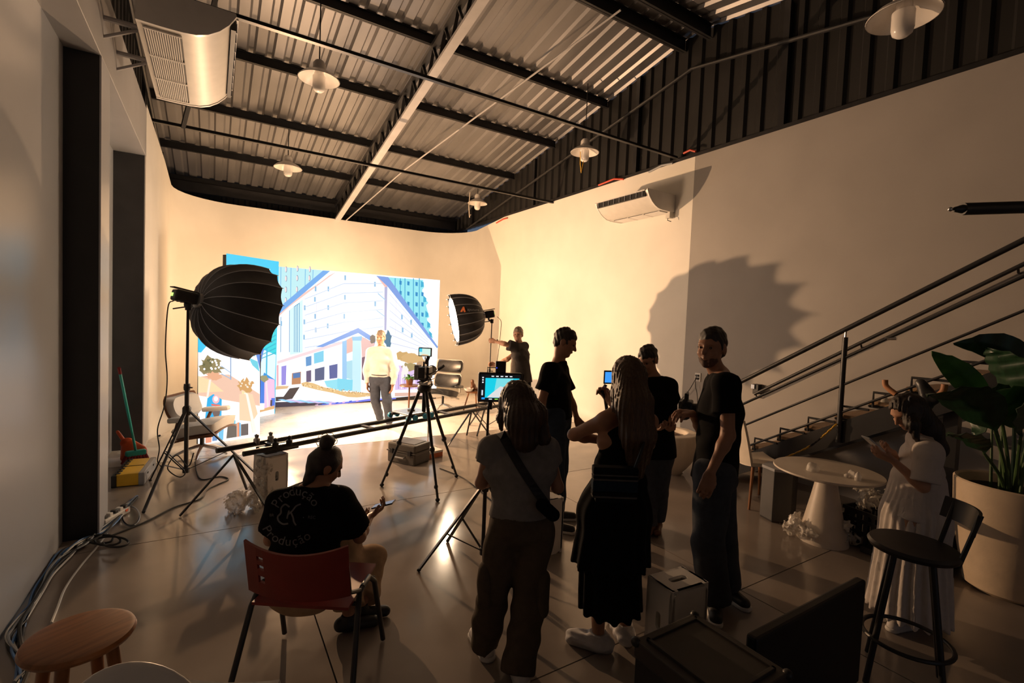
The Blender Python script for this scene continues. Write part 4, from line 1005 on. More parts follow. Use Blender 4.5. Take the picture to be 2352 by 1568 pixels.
# Eames-style lounge chairs on the set
def lounge(label, loc, rz, m_cush, m_shell, s=1.0, head=True):
    t = thing('lounge_chair', label, 'armchair', loc, rz, 'lounge chairs on the set')
    def shell(name, c, R, w, h, th, m, parent, bulge):
        R = np.array(R); g_ = []
        for i in range(11):
            u = (i-5)/5; g_.append([V(*c)+R@V(u*w/2*(1-.10*abs(v)**4), bulge*(u*u)+.02*v*v, v*h/2*(1-.12*abs(u)**5)) for v in np.linspace(-1, 1, 9)])
        return mb().surf(g_, th).build(name, m, parent, smooth=True, ang=60)
    seatR = rotx(math.radians(-78)); backR = rotx(math.radians(18)); headR = rotx(math.radians(12))
    a = shell('seat_shell', (0, .02, .33), seatR, .66, .56, .022, m_shell, t, .05)
    shell('seat_cushion', (0, .03, .40), seatR, .60, .52, .11, m_cush, t, .03)
    shell('back_shell', (0, -.33, .60), backR, .66, .32, .022, m_shell, t, .09)
    shell('back_cushion', (0, -.27, .60), backR, .58, .28, .10, m_cush, t, .05)
    if head: shell('head_shell', (0, -.43, .92), headR, .66, .28, .022, m_shell, t, .08)
    if head: shell('head_cushion', (0, -.375, .92), headR, .58, .25, .09, m_cush, t, .05)
    for sx in (-1, 1):
        mb().box((sx*.36, -.02, .52), (.09, .34, .06), rotx(.1)).build('armrest', m_cush, t, bevel=.02)
        mb().tube([(sx*.36, -.08, .50), (sx*.34, -.12, .38)], .02, 8).build('arm_support', m_shell, t)
        for zz in ((.72, .80) if head else ()): mb().ellipsoid((sx*.12, -.41, zz), .012, n=8, m=6).build('button', 'chrome', t)
    mb().cyl((0, 0, .10), (0, 0, .32), .025, n=12).build('swivel_post', 'steel_black', t)
    for k in range(5):
        a_ = 2*PI*k/5+.3; mb().tube([(0, 0, .12), (.16*math.cos(a_), .16*math.sin(a_), .085), (.31*math.cos(a_), .31*math.sin(a_), .015)], [.022, .018, .014], 8).build('base_arm', 'chrome', t, smooth=True)
    return t
lounge('black leather lounge chair with high headrest right of the video wall', (3.98, 8.95, 0), math.atan2(-FWD[1], -FWD[0])-PI/2-.25, 'leather', 'cream_plastic').scale = (.93, .93, .93)
lounge('lounge chair with pale cushions and brown wooden shell at the left of the set', (-.10, 7.16, 0), -2.05, 'cushion', 'leather_brown', head=False)
# low white tub armchair by the right wall
ta_ = thing('tub_armchair', 'white rounded tub armchair beside the right wall', 'armchair', (4.98, 4.12, 0), .0)
sd_ = SDF(.014, .05); sd_.cone((0, 0, .16), (0, 0, .34), .24, .36, k=.06).cone((0, 0, .34), (0, 0, .45), .36, .38)
sd_.cuts = [((0, 0, .52), (0, 0, 1))]
sd_.cone((0, .04, .46), (0, .04, .7), .26, .30, sub=True, k=.04)
for v, f_ in [sd_.mesh()]:
    me = bpy.data.meshes.new('shell'); me.from_pydata(v.tolist(), [], f_.tolist()); me.materials.append(M['uphol']); me.polygons.foreach_set('use_smooth', [True]*len(me.polygons)); o = bpy.data.objects.new('shell', me); C.objects.link(o); o.parent = ta_
mb().ellipsoid((0, .04, .44), (.26, .26, .06)).build('seat_cushion', 'leather_brown', ta_, smooth=True)
mb().lathe([(.22, 0), (.22, .015), (.05, .03), (.035, .12)], 24).build('base', 'chrome', ta_, smooth=True)
# cream side chair near the stairs
def side_chair(label, loc, rz):
    t = thing('side_chair', label, 'chair', loc, rz, 'cream chairs near the stairs')
    mb().surf([[(x, y, .45+.03*(x/.22)**2-.015*math.cos(y*6)) for y in np.linspace(-.20, .22, 9)] for x in np.linspace(-.22, .22, 9)], .035).build('seat', 'uphol', t, smooth=True, ang=60)
    mb().surf([[(u*.22*(1-.15*v**3), -.20-.10*v-.03*(1-u*u), .46+.46*v) for v in np.linspace(0, 1, 9)] for u in np.linspace(-1, 1, 9)], .03).build('backrest', 'uphol', t, smooth=True, ang=60)
    for sx in (-1, 1):
        for sy in (-1, 1): mb().tube([(sx*.16, sy*.15, .43), (sx*.21, sy*.20, 0)], [.018, .012], 8).build('leg', 'wood', t, smooth=True)
    return t
scp = fl(1738, 1058, .45); side_chair('cream upholstered side chair seen edge-on behind the bearded man', (scp[0], scp[1], 0), -2.0)
# set dressing at the back right
tb_ = thing('side_table', 'small round pedestal table beside the presenter', 'table', (3.22, 8.83, 0))
mb().lathe([(0, .52), (.18, .52), (.19, .53), (.18, .545), (0, .545)], 28, cap=False).build('top', 'leather_brown', tb_, smooth=True)
mb().lathe([(.12, 0), (.12, .01), (.03, .03), (.016, .06), (.016, .52)], 16).build('pedestal', 'leather_brown', tb_, smooth=True)
pp = thing('potted_plant', 'small potted plant on the side table behind the camera', 'plant', (3.22, 8.83, .545))
mb().lathe([(.055, 0), (.075, .14), (.07, .14), (.06, .12)], 18).build('pot', 'leather_brown', pp, smooth=True)
rng2 = random.Random(4)
for k in range(18):
    a = rng2.uniform(0, 2*PI); L = rng2.uniform(.14, .26); d = V(math.cos(a), math.sin(a), 0); n_ = V(-d[1], d[0], 0); el = rng2.uniform(.3, 1.2)
    mb().surf([[V(0, 0, .13)+d*(L*t*math.cos(el))+V(0, 0, L*t*math.sin(el)-.12*t*t)+n_*w*.03*math.sin(PI*min(1, t+.05)) for w in (-1, 0, 1)] for t in np.linspace(0, 1, 6)], .002).build('leaf', 'leaf2', pp)
ws = thing('prop_stool', 'small wooden stool with props at the back right of the set', 'stool', (4.5, 8.6, 0))
mb().lathe([(0, .38), (.17, .38), (.17, .41), (0, .41)], 20, cap=False).build('seat', 'wood', ws)
for k in range(3):
    a = 2*PI*k/3+.4; mb().tube([(.1*math.cos(a), .1*math.sin(a), .38), (.2*math.cos(a), .2*math.sin(a), 0)], .014, 8).build('leg', 'wood', ws)
pr_ = SDF(.012, .03); pr_.ball((4.47, 8.58, .49), (.06, .05, .08)).ball((4.44, 8.57, .60), (.035, .04, .05)).cone((4.50, 8.6, .46), (4.58, 8.6, .44), .04, .03)
tag(pr_.build('ornament', 'leather_brown'), 'small dark figurine standing on the wooden prop stool', 'ornament')
bw = mb().lathe([(0, .415), (.05, .415), (.09, .45), (.10, .48), (.085, .475), (.04, .43), (0, .428)], 20, c=(4.35, 8.55, 0), cap=False).build('bowl', 'paper', smooth=True)
tag(bw, 'small pale bowl on the wooden prop stool', 'bowl')

# ================================================================== STAIRS
SX0, SX1 = 5.34, 6.12
_tp, _tq = onX(1697, 879, SX0-.03), onX(2352, 551, SX0-.03); SLP = (_tq[2]-_tp[2])/(_tp[1]-_tq[1])
def railz(y): return _tp[2]+SLP*(_tp[1]-y)
str_ = thing('staircase', 'open-riser steel staircase with wooden treads climbing along the right wall', 'staircase')
rise = .175; run = rise/SLP; y0s = _tp[1]+(_tp[2]-1.0)/SLP
for k in range(14):
    z = rise*(k+1); y = y0s-run*(k+.5)
    mb().box2((SX0+.02, y-run*.58, z-.035), (SX1, y+run*.58, z)).build('tread', 'oak', str_, bevel=.004)
    fr_ = mb()
    for x in (SX0+.03, SX1-.03): fr_.tube([(x, y+run*.55, z-.05), (x, y-run*.55, z-.05)], .014, 6)
    fr_.tube([(SX0+.03, y+run*.55, z-.05), (SX1-.03, y+run*.55, z-.05)], .014, 6); fr_.build('tread_frame', 'steel_black', str_)
    mb().tube([(SX0-.01, y+run*.4, z-.05), (SX0-.01, y+run*.4, z+.09), (SX0-.01, y-run*.5, z+.09)], .012, 6).build('step_bracket', 'steel_black', str_)
for x in (SX0+.02, SX1-.02):
    mb().bar((x, y0s+.05, -.02), (x, y0s-run*14.2, rise*14-.09), .05, .20).build('stringer', 'steel_black', str_)
# underside props and a landing support
mb().box2((SX0+.1, y0s-run*8-.05, 0), (SX0+.2, y0s-run*8+.05, rise*8-.1)).build('prop_column', 'steel_black', str_)
def rail_pts(pl, X): return [onX(*p, X) for p in pl]
rl = thing('stair_railing', 'black tubular stair railing with four sloping rails', 'railing', (SX0, 2.16, 0))
rr0 = V(SX0, 2.16, 0); yp = onX(1940, 800, SX0-.03)[1]
for pl, r_ in (([(1697, 879), (2352, 551)], .024), ([(1697, 932), (2352, 634)], .014), ([(1701, 980), (2352, 713)], .012), ([(1715, 1025), (2352, 796)], .012)):
    p, q = rail_pts(pl, SX0-.03); d = unit(q-p); q = p+d*(3.6); p = p-d*.12
    mb().tube([p-rr0, q-rr0], r_, 10).build('rail', 'steel_black', rl, smooth=True)
for yy in (yp, yp-1.55, yp-3.0):
    z0_, z1_ = railz(yy)-1.13, railz(yy)-.08
    mb().tube([(-.03, yy-2.16, z0_), (-.03, yy-2.16, z1_)], .024, 12).build('post', 'steel_black', rl, smooth=True)
    mb().cyl((-.03, yy-2.16, z1_), (-.03, yy-2.16, z1_+.07), .010, n=8).build('post_spigot', 'chrome', rl)
mb().tube([onX(2025, 772, SX0-.03)-rr0-V(0, .03, .02), onX(2060, 770, SX0-.03)-rr0-V(0, 0, .03)], .014, 8).build('cable_clip', 'chrome', rl)
wh = thing('wall_handrail', 'black handrail fixed to the grey wall behind the stair railing', 'handrail', (XR-.08, 3.6, 1.1))
p, q = onX(1733, 905, XR-.08), onX(2352, 606, XR-.08); d = unit(q-p); w0 = V(XR-.08, 3.6, 1.1)
mb().tube([p-w0, p+d*4.6-w0], .020, 10).build('rail', 'steel_black', wh, smooth=True)
for s_ in (.02, 1.4, 2.8, 4.2):
    b_ = p+d*s_-w0; mb().tube([b_, b_+V(.03, 0, -.05), b_+V(.08, 0, -.05)], .010, 6).build('wall_bracket', 'steel_black', wh)
sn = onX(1740, 893, XR-.04)
ls = thing('stair_light', 'small black box light on the grey wall at the handrail end', 'wall light', sn)
mb().box((-.01, 0, .0), (.08, .08, .13)).build('housing', 'black_plastic', ls, bevel=.006); mb().box((-.055, .03, .03), (.02, .05, .06)).build('lens', 'chrome', ls, bevel=.003)
ou = onX(1603, 866, XR-.008)
osk = thing('wall_outlet', 'white wall outlet with black plug behind the bearded man', 'outlet', ou)
mb().box((0, 0, 0), (.016, .10, .13)).build('plate', 'white_plastic', osk, bevel=.003)
for z in (-.02, .025): mb().box((-.02, .0, z), (.03, .05, .028)).build('plug', 'black_plastic', osk, bevel=.004)
cord('outlet_cable', 'thin black cable drooping from the white wall outlet', [ou+V(-.04, .01, -.03), ou+V(-.06, .08, -.18), ou+V(-.05, .20, -.33), ou+V(-.06, .34, -.45), ou+V(-.1, .5, -.52)], .005, 'black_rubber')
cord('outlet_cable', 'second thin black cable hanging straight down from the wall outlet', [ou+V(-.04, .0, .02), ou+V(-.06, -.01, -.12), ou+V(-.05, -.05, -.30), ou+V(-.06, -.08, -.7), ou+V(-.06, -.06, -1.1)], .005, 'black_rubber')
# yellow and black chain across the stair foot
ch = thing('barrier_chain', 'yellow and black plastic chain slung from the railing post', 'chain', (SX0-.05, 2.17, 1.0))
cpts = curve_pts([onX(1920, 975, SX0-.06), onX(1880, 1010, SX0-.1), onX(1850, 1030, SX0-.15), onX(1800, 1052, SX0-.2), onX(1755, 1072, SX0-.25)], 7); c0 = V(SX0-.05, 2.17, 1.0)
for i in range(len(cpts)-1):
    a, b_ = cpts[i], cpts[i+1]; mid = (a+b_)/2-c0; d = unit(b_-a); s_ = unit(np.cross(d, (0, 0, 1) if i % 2 else (0, 1, .3)))
    mb().tube([mid+d*.026*math.cos(w)+s_*.014*math.sin(w) for w in np.linspace(0, 2*PI, 13)[:-1]], .006, 6, closed=True).build('chain_link', 'steel_black' if 5 < i < 12 else 'chain_y', ch)
# items stored on the stairs
bt_ = thing('water_bottle', 'clear plastic water bottle standing on a stair tread', 'bottle', (5.4, 1.80, rise*6))
zb = onX(2030, 955, 5.42); bt_.location = tuple(zb)
mb().lathe([(0, 0), (.032, 0), (.034, .02), (.034, .14), (.015, .18), (.014, .20)], 16, cap=False).build('body', 'bottle', bt_, smooth=True); mb().lathe([(.016, .195), (.016, .22), (0, .22)], 12).build('cap', 'black_plastic', bt_)
hbx = 4.75; h0 = onX(2098, 935, hbx)
bk = thing('exercise_bike', 'handlebar unit with tan upturned grips behind the woman with the phone', 'exercise bike', (h0[0], h0[1], 0))
def hb(x, y, dx=0.): return onX(x, y, hbx+dx)-V(h0[0], h0[1], 0)
mb().tube(curve_pts([hb(2033, 872), hb(2034, 884), hb(2042, 893), hb(2058, 905)], 4), .022, 10).build('grip', 'tan_grip', bk, smooth=True)
mb().tube(curve_pts([hb(2170, 882), hb(2167, 896), hb(2158, 906), hb(2138, 921)], 4), .022, 10).build('grip', 'tan_grip', bk, smooth=True)
mb().tube([hb(2050, 900), hb(2090, 925), hb(2140, 920)], .014, 8).build('handlebar', 'steel_black', bk, smooth=True)
mb().tube([hb(2098, 922), hb(2100, 1010), V(0, 0, .08)], .03, 10).build('column', 'steel_black', bk, smooth=True)
mb().bar((-.09, 0, .03), (.05, 0, .03), .08, .05).bar((0, -.28, .03), (0, .28, .03), .06, .05).build('base_frame', 'steel_black', bk)
sd2 = SDF(.012, .02); sd2.cone(hb(2115, 880), hb(2142, 915), .04, .05, u=(1, 0, 0), f=.5); sd2.cone(hb(2118, 884), hb(2130, 930), .03, .04)
o = sd2.build('console', 'leather', bk); o.matrix_parent_inverse = Matrix.Identity(4)
# grey PC-like column and crate, conical table, wraps
kk = thing('hexagonal_pedestal', 'dark hexagonal pedestal under the stairs with one lit face', 'pedestal', (4.78, 2.56, 0), .2)
mb().lathe([(.15, 0), (.16, .02), (.16, .50), (.15, .52)], 6).build('body', 'dark_paint', kk, bevel=.004); mb().lathe([(.165, .50), (.165, .525)], 6).build('top_plate', 'grey_plastic', kk)
ctb = thing('cone_table', 'round cream table on a conical pedestal in front of the stairs', 'table', (4.67, 2.09, 0))
mb().lathe([(0, .615), (.40, .615), (.425, .628), (.42, .64), (0, .642)], 48, cap=False).build('top', 'table_white', ctb, smooth=True)
mb().lathe([(.20, 0), (.20, .01), (.155, .18), (.11, .40), (.07, .615)], 36).build('pedestal', 'table_white', ctb, smooth=True)
for i, (x, y, s_) in enumerate(((4.50, 2.14, .05), (4.62, 1.86, .04))):
    w_ = SDF(.008, .02); rr_ = random.Random(i)
    for k in range(5): w_.ball((x+rr_.uniform(-.05, .05), y+rr_.uniform(-.05, .05), .655), (s_*.7, s_*.6, .02+.01*k % 3))
    tag(w_.build('crumpled_wrapper', 'film'), ['crumpled clear wrapper near the left rim of the cone table', 'crumpled clear wrapper near the front rim of the cone table'][i], 'wrapper')
cr = thing('plastic_crate', 'black ventilated plastic crate full of wrap beside the cone table', 'crate', (5.06, 1.80, 0), -.18)
for sx, sy, w_, n_ in ((0, -1, .50, 9), (0, 1, .50, 9), (-1, 0, .34, 6), (1, 0, .34, 6)):
    for k in range(n_):
        u = -w_/2+w_*(k+.5)/n_; p = (u, sy*.17, .16) if sx == 0 else (sx*.25, u, .16)
        mb().box(p, (.03, .012, .28) if sx == 0 else (.012, .03, .28)).build('slat', 'black_plastic', cr)
    for z in (.015, .13, .235, .31):
        if sx == 0: mb().box((0, sy*.17, z), (.51, .016, .03)).build('band', 'black_plastic', cr)
        else: mb().box((sx*.25, 0, z), (.016, .35, .03)).build('band', 'black_plastic', cr)
mb().box((0, 0, .012), (.5, .34, .02)).build('bottom', 'black_plastic', cr)
mb().box((-.05, -.172, .30), (.12, .006, .025)).build('handle_slot', 'uphol', cr)
cr2 = thing('plastic_crate', 'second black crate behind the white-dressed woman', 'crate', (5.02, 1.45, 0), -.18)
mb().box((0, 0, .16), (.34, .28, .32)).build('body', 'black_plastic', cr2, bevel=.01); mb().box((0, 0, .33), (.36, .30, .03)).build('rim', 'black_plastic', cr2, bevel=.006); mb().box((0, -.152, .31), (.12, .004, .03)).build('handle_slot', 'uphol', cr2)
def wrap(label, c, sx, sy, sz, seed):
    r_ = random.Random(seed); s_ = SDF(.011, .025)
    for k in range(16): s_.ball((c[0]+r_.uniform(-sx, sx), c[1]+r_.uniform(-sy, sy), c[2]+abs(r_.gauss(0, .5))*sz), (r_.uniform(.03, .07), r_.uniform(.03, .07), r_.uniform(.03, .06)))
    s_.disp = lambda X, Y, Z: .020*(np.abs(np.sin(38*X+3*np.sin(31*Y+2*Z)))+np.abs(np.sin(41*Y+3*np.sin(27*Z)))+np.abs(np.sin(36*Z+3*np.sin(33*X))))-.034
    s_.cuts = [((0, 0, .003), (0, 0, -1))]
    return tag(s_.build('plastic_wrap', 'film'), label, 'plastic wrap')
wrap('bright crumpled plastic wrap on the floor at the foot of the cone table', (*fl(1848, 1232)[:2], .05), .13, .10, .16, 1)
wrap('crumpled plastic wrap on the floor in front of the black crate', (*fl(1930, 1248)[:2], .04), .12, .08, .10, 2)
wrap('heap of bubble wrap bulging out of the black crate', (5.06, 1.82, .34), .20, .12, .16, 3)
wrap('crumpled clear plastic on the floor below the white cube box at the slider', (*fl(560, 1172)[:2], .04), .10, .07, .10, 4)
bb = fl(608, 1150); wrap('upright tuft of crumpled plastic against the slider cube box', (bb[0], bb[1]-.02, .08), .07, .06, .26, 5)
# planter with broad leaves
pt = thing('large_planter', 'tall cream stone planter with broad dark leaves at the right edge', 'planter', (5.02, .99, 0))
mb().lathe([(.20, 0), (.24, .03), (.29, .30), (.325, .60), (.335, .80), (.325, .81), (.305, .80), (.29, .70), (0, .70)], 48, cap=False).build('pot', 'planter', pt, smooth=True)
mb().lathe([(0, .735), (.30, .735)], 32, cap=False).build('soil', 'soil', pt)
pc = V(5.02, .99, 0)
def bigleaf(base, tip, width, sag, m, twist, parent):
    base = V(*base); tip = V(*tip); ax = tip-base; L = np.linalg.norm(ax); side = unit(np.cross(ax, (0, 0, 1))); side = unit(side*math.cos(twist)+np.cross(unit(ax), side)*math.sin(twist)); up = np.cross(side, unit(ax)); g_ = []
    for t in np.linspace(0, 1, 14):
        c = base+ax*t+V(0, 0, sag*math.sin(PI*t)); w = width*(math.sin(PI*min(1, t**.75))**.8)*(1 if t < 1 else .02)+.002
        g_.append([c+side*w*u+up*(.25*w*abs(u)+.012*math.sin(9*t*PI+u)) for u in (-1, -.6, -.2, 0, .2, .6, 1)])
    return mb().surf(g_, .004).build('leaf', m, parent, smooth=True, ang=70)
LD = depth((4.9, 1.0, 1.2))
leaves = [((2270, 930), (2140, 808), .085, .03, 'leaf2', .9, -.1), ((2330, 905), (2265, 800), .16, .05, 'leaf', .3, .1), ((2400, 870), (2190, 790), .11, .10, 'leaf', 1.2, .2), ((2285, 990), (2130, 910), .17, .10, 'leaf', .4, -.25),
          ((2260, 1040), (2175, 1000), .10, .04, 'leaf', .2, -.1), ((2330, 940), (2230, 930), .13, .06, 'leaf', .9, .1), ((2370, 980), (2290, 900), .14, .04, 'leaf2', 1.1, -.2), ((2400, 930), (2352, 790), .15, .04, 'leaf', .5, .3), ((2345, 1000), (2400, 880), .12, .03, 'leaf', .6, -.3), ((2300, 960), (2240, 1005), .12, .05, 'leaf', .2, .0)]
for (b_, e, w, sg, m_, tw, dd) in leaves:
    B_p = dep(*b_, LD+dd*.5)-pc; E_p = dep(*e, LD+dd)-pc; bigleaf(B_p, E_p, w, sg, m_, tw, pt)
    mb().tube(curve_pts([V(B_p[0]*.2, B_p[1]*.2, .72), V(B_p[0]*.5, B_p[1]*.5, (.72+B_p[2])/2), B_p], 5), [.013]*5+[.011]*5+[.008], 8).build('stem', 'stem', pt, smooth=True)
for k in range(7):
    a = k*.9; mb().tube([(.12*math.cos(a), .12*math.sin(a), .72), (.15*math.cos(a)+.02, .15*math.sin(a), 1.18+.05*(k % 3))], [.011, .007], 8).build('stem', 'stem', pt, smooth=True)
# boom pole entering at the upper right
bq = thing('boom_pole', 'black boom pole with a silver tip reaching in at the upper right', 'boom pole', dep(2230, 478, 2.6))
b0 = dep(2230, 478, 2.6)
mb().tube([dep(2210, 480, 2.6)-b0, dep(2800, 462, 2.6)-b0], .033, 12).build('tube', 'black_plastic', bq, smooth=True)
mb().tube([dep(2190, 481, 2.6)-b0, dep(2211, 480, 2.6)-b0], [.012, .024], 12).build('collar', 'black_plastic', bq, smooth=True)
bsb = dep(2790, 462, 2.6)-b0
mb().tube([bsb+V(0, 0, .03), V(bsb[0], bsb[1], -b0[2]+.10)], .018, 10).build('stand_pole', 'black_plastic', bq, smooth=True)
mb().ellipsoid(bsb, (.05, .05, .06), n=12, m=8).build('swivel_joint', 'black_plastic', bq, smooth=True)
for k in range(3):
    dq = rotz(2*PI*k/3)@RGT; mb().bar(V(bsb[0], bsb[1], -b0[2]+.55), V(bsb[0], bsb[1], -b0[2]+.012)+dq*.36, .024, .014).build('stand_leg', 'black_plastic', bq)
mb().ellipsoid(dep(2183, 480.5, 2.6)-b0, (.016, .012, .012), n=10, m=8).build('tip', 'chrome', bq, smooth=True)

# ================================================================== LEFT WALL CLUTTER
br = thing('broom', 'broom with teal handle and red bristles leaning on the left column', 'broom', fl(318, 1062))
q0 = fl(318, 1062); tpb = V(-.80, 7.6, 1.36)
hd = fl(312, 1040, .12)-q0; up_ = onX(274, 848, -.80)-q0
mb().tube([hd+V(0, 0, .02), up_], .013, 10).build('handle', 'teal_plastic', br, smooth=True)
mb().tube([up_-unit(up_-hd)*.06, up_+unit(up_-hd)*.02], .0145, 10).build('end_cap', 'red_bristle', br, smooth=True)
mb().box(hd, (.20, .07, .07), rotz(.3)).build('head', 'teal_plastic', br, bevel=.02)
for k in range(16):
    u = -.09+.18*(k % 8)/7; v = -.02+.04*(k//8); mb().cyl(hd+rotz(.3)@V(u, v, -.02), hd+rotz(.3)@V(u*1.35, v*1.6, -.115), .013, .016, n=7).build('bristle_tuft', 'red_bristle', br)
dp = fl(292, 1055); du = thing('dustpan', 'orange dustpan hanging behind the teal broom', 'dustpan', dp)
sdp = SDF(.008, .02); sdp.cone(V(.0, .0, .20), V(.06, -.06, .09), .07, .14, u=(0, 1, .2), f=.35).cone(V(-.02, .02, .20), V(-.10, .07, .33), .022, .018)
o = sdp.build('pan', 'orange_plastic', du); o.matrix_parent_inverse = Matrix.Identity(4)
yx = thing('cable_box', 'yellow and grey distribution box lying by the left wall', 'cable box', (-.70, 6.45, 0), -.08)
yx.scale = (.85, .72, .62)
mb().box((0, 0, .11), (.22, .82, .20)).build('yellow_shell', 'yellow_plastic', yx, bevel=.01)
mb().box((.135, 0, .11), (.06, .84, .21)).build('grey_side', 'grey_plastic', yx, bevel=.01); mb().box((-.13, 0, .10), (.05, .86, .20)).build('black_side', 'black_plastic', yx, bevel=.01)
for k in range(7): mb().box((-.10, -.36+k*.12, .212), (.05, .06, .016)).build('socket_cover', 'black_plastic', yx, bevel=.004)
for k in range(2): mb().box((.168, -.2+k*.4, .14), (.01, .05, .02)).build('latch', 'black_plastic', yx)
mb().box((0, .0, .214), (.20, .012, .006)).build('seam', 'black_plastic', yx)
ps = fl(262, 1192); pw = thing('power_strip', 'white power strip with plugs near the foot of the black column', 'power strip', ps, 1.1)
mb().box((0, 0, .03), (.30, .07, .05)).build('body', 'white_plastic', pw, bevel=.008)
for k in range(5): mb().box((-.12+k*.06, 0, .066), (.035, .045, .03)).build('plug', 'white_plastic' if k % 2 else 'black_plastic', pw, bevel=.004)
mb().box((.10, -.036, .04), (.03, .006, .02)).build('switch', 'orange_plastic', pw)
rc2 = random.Random(11); cols = ['cable_blue', 'cable_blue', 'cable_white', 'cable_grey', 'black_rubber', 'cable_grey', 'cable_blue', 'black_rubber', 'black_rubber', 'cable_white']
base = [(315, 1140), (285, 1168), (262, 1195), (230, 1222), (190, 1245), (150, 1270), (110, 1310), (75, 1370), (45, 1430), (30, 1475), (55, 1530), (40, 1575)]
for k, cmat in enumerate(cols):
    pts = []
    for i, (x, y) in enumerate(base):
        w_ = 3+min(i, 8)*1.6
        p = fl(x+rc2.uniform(-w_, w_)+(k-4)*1.3*min(1, i/3), y+rc2.uniform(-w_, w_)*.7, .012+.004*(k % 4))
        p[0] = max(p[0], XL+.02+.006*k); pts.append(p)
    nm = {'cable_blue': 'blue', 'cable_white': 'white', 'cable_grey': 'grey', 'black_rubber': 'black'}[cmat]
    cord('floor_cable', '%s cable in the bundle running along the left wall' % nm, pts, .007 if cmat != 'black_rubber' else .010, cmat, group='%s cables in the bundle along the left wall' % nm)
cord('floor_cable', 'white cable looping away from the wall bundle towards the wooden stool', [fl(250, 1215, .012), fl(232, 1245, .01), fl(185, 1300, .01), fl(150, 1350, .01), fl(132, 1395, .01), fl(118, 1430, .01)], .007, 'cable_white')
cord('floor_cable', 'black cable coiled in loops at the foot of the black column', [fl(225+34*math.cos(a)+6*i*.3, 1236+11*math.sin(a)+i*.4, .012+.002*i) for i, a in enumerate(np.linspace(0, 5*PI, 26))], .008, 'black_rubber')
cord('floor_cable', 'grey cable looped on the floor below the yellow box', [fl(300+20*math.cos(a), 1185+22*math.sin(a), .012) for a in np.linspace(0, 3.4*PI, 18)], .007, 'cable_grey')
cord('floor_cable', 'dark cable trailing across the floor from the column to the slider legs', [fl(255, 1230, .008), fl(330, 1200, .008), fl(400, 1165, .008), fl(460, 1145, .008), fl(475, 1125, .008), fl(500, 1112, .008), fl(525, 1100, .008), fl(505, 1094, .008), fl(465, 1101, .008), fl(452, 1085, .008), fl(448, 1060, .02)], .007, 'black_rubber')
cord('floor_cable', 'thin dark cable running from the tripod towards the khaki trousers', [fl(1010, 1075, .006), fl(1060, 1095, .006), fl(1095, 1120, .006), fl(1130, 1150, .006)], .005, 'black_rubber')
cord('floor_cable', 'tangle of black cable hanging in the spreader of the big light stand', [fl(445, 1040, .4), fl(432, 1070, .25), fl(405, 1045, .3), fl(385, 1075, .1), fl(410, 1095, .03), fl(425, 1085, .2), fl(400, 1060, .3), fl(378, 1040, .35)], .006, 'black_rubber')
cord('floor_cable', 'cluster of dark cable ends clamped low on the white left wall', [onX(362, 1003, XLC+.03), onX(372, 1008, XLC+.08), onX(366, 1000, XLC+.12), onX(385, 1004, XLC+.10), onX(400, 1000, XLC+.3)], .014, 'black_rubber')

# ================================================================== PEOPLE
def skin(n, c): M[n] = mat(n, c, .48, var=.06, scale=18, spec=.4, bump=.03, bscale=120)
skin('skin_light', (.46, .25, .165)); skin('skin_mid', (.36, .185, .115)); skin('skin_tan', (.30, .15, .09))
def cloth(n, c, v=.12): M[n] = mat(n, c, .9, var=v, scale=26, spec=.08, bump=.12, bscale=260)
cloth('cloth_black', (.0065, .0065, .0075)); cloth('cloth_black2', (.011, .011, .013)); cloth('cloth_white', (.74, .72, .69), .04); cloth('cloth_cream', (.56, .52, .50), .05)
cloth('cloth_slate', (.075, .085, .115)); cloth('cloth_charcoal', (.045, .040, .040)); cloth('cloth_taupe', (.20, .17, .15)); cloth('cloth_khaki', (.085, .068, .050)); cloth('cloth_jeans', (.035, .05, .075)); cloth('cloth_jeans2', (.055, .062, .075)); cloth('cloth_beige', (.36, .25, .16))
cloth('cloth_grey', (.20, .19, .185)); cloth('cloth_stripe1', (.014, .026, .04)); cloth('cloth_stripe2', (.10, .095, .09)); cloth('shoe_cover', (.55, .54, .55), .1)
M['shoe_black'] = mat('black_shoe', (.012, .012, .013), .5, var=.15); M['shoe_white'] = mat('white_sneaker', (.58, .56, .56), .6, var=.06); M['shoe_sole'] = mat('white_shoe_sole', (.55, .54, .52), .6, var=.04)
M['hair_dark'] = mat('dark_brown_hair', (.018, .011, .008), .42, var=.3, scale=30, stretch=(6, 6, .6), bump=.3, bscale=90)
M['hair_brown'] = mat('brown_hair', (.035, .017, .009), .40, var=.35, scale=30, stretch=(6, 6, .5), bump=.35, bscale=90)
M['hair_blonde'] = mat('dark_blonde_hair', (.075, .040, .019), .38, var=.4, scale=34, stretch=(6, 6, .4), bump=.35, bscale=90)
M['hair_grey'] = mat('greying_hair', (.20, .15, .11), .5, var=.3, scale=40, bump=.3)
M['beard'] = mat('short_brown_beard', (.11, .058, .038), .7, var=.3, scale=60)
M['eye_dark'] = mat('dark_eye', (.02, .014, .012), .15, var=.1)
M['print'] = mat('grey_shirt_print', (.13, .13, .135), .8, var=.1)
M['strap'] = mat('black_strap', (.012, .012, .014), .6, var=.15)

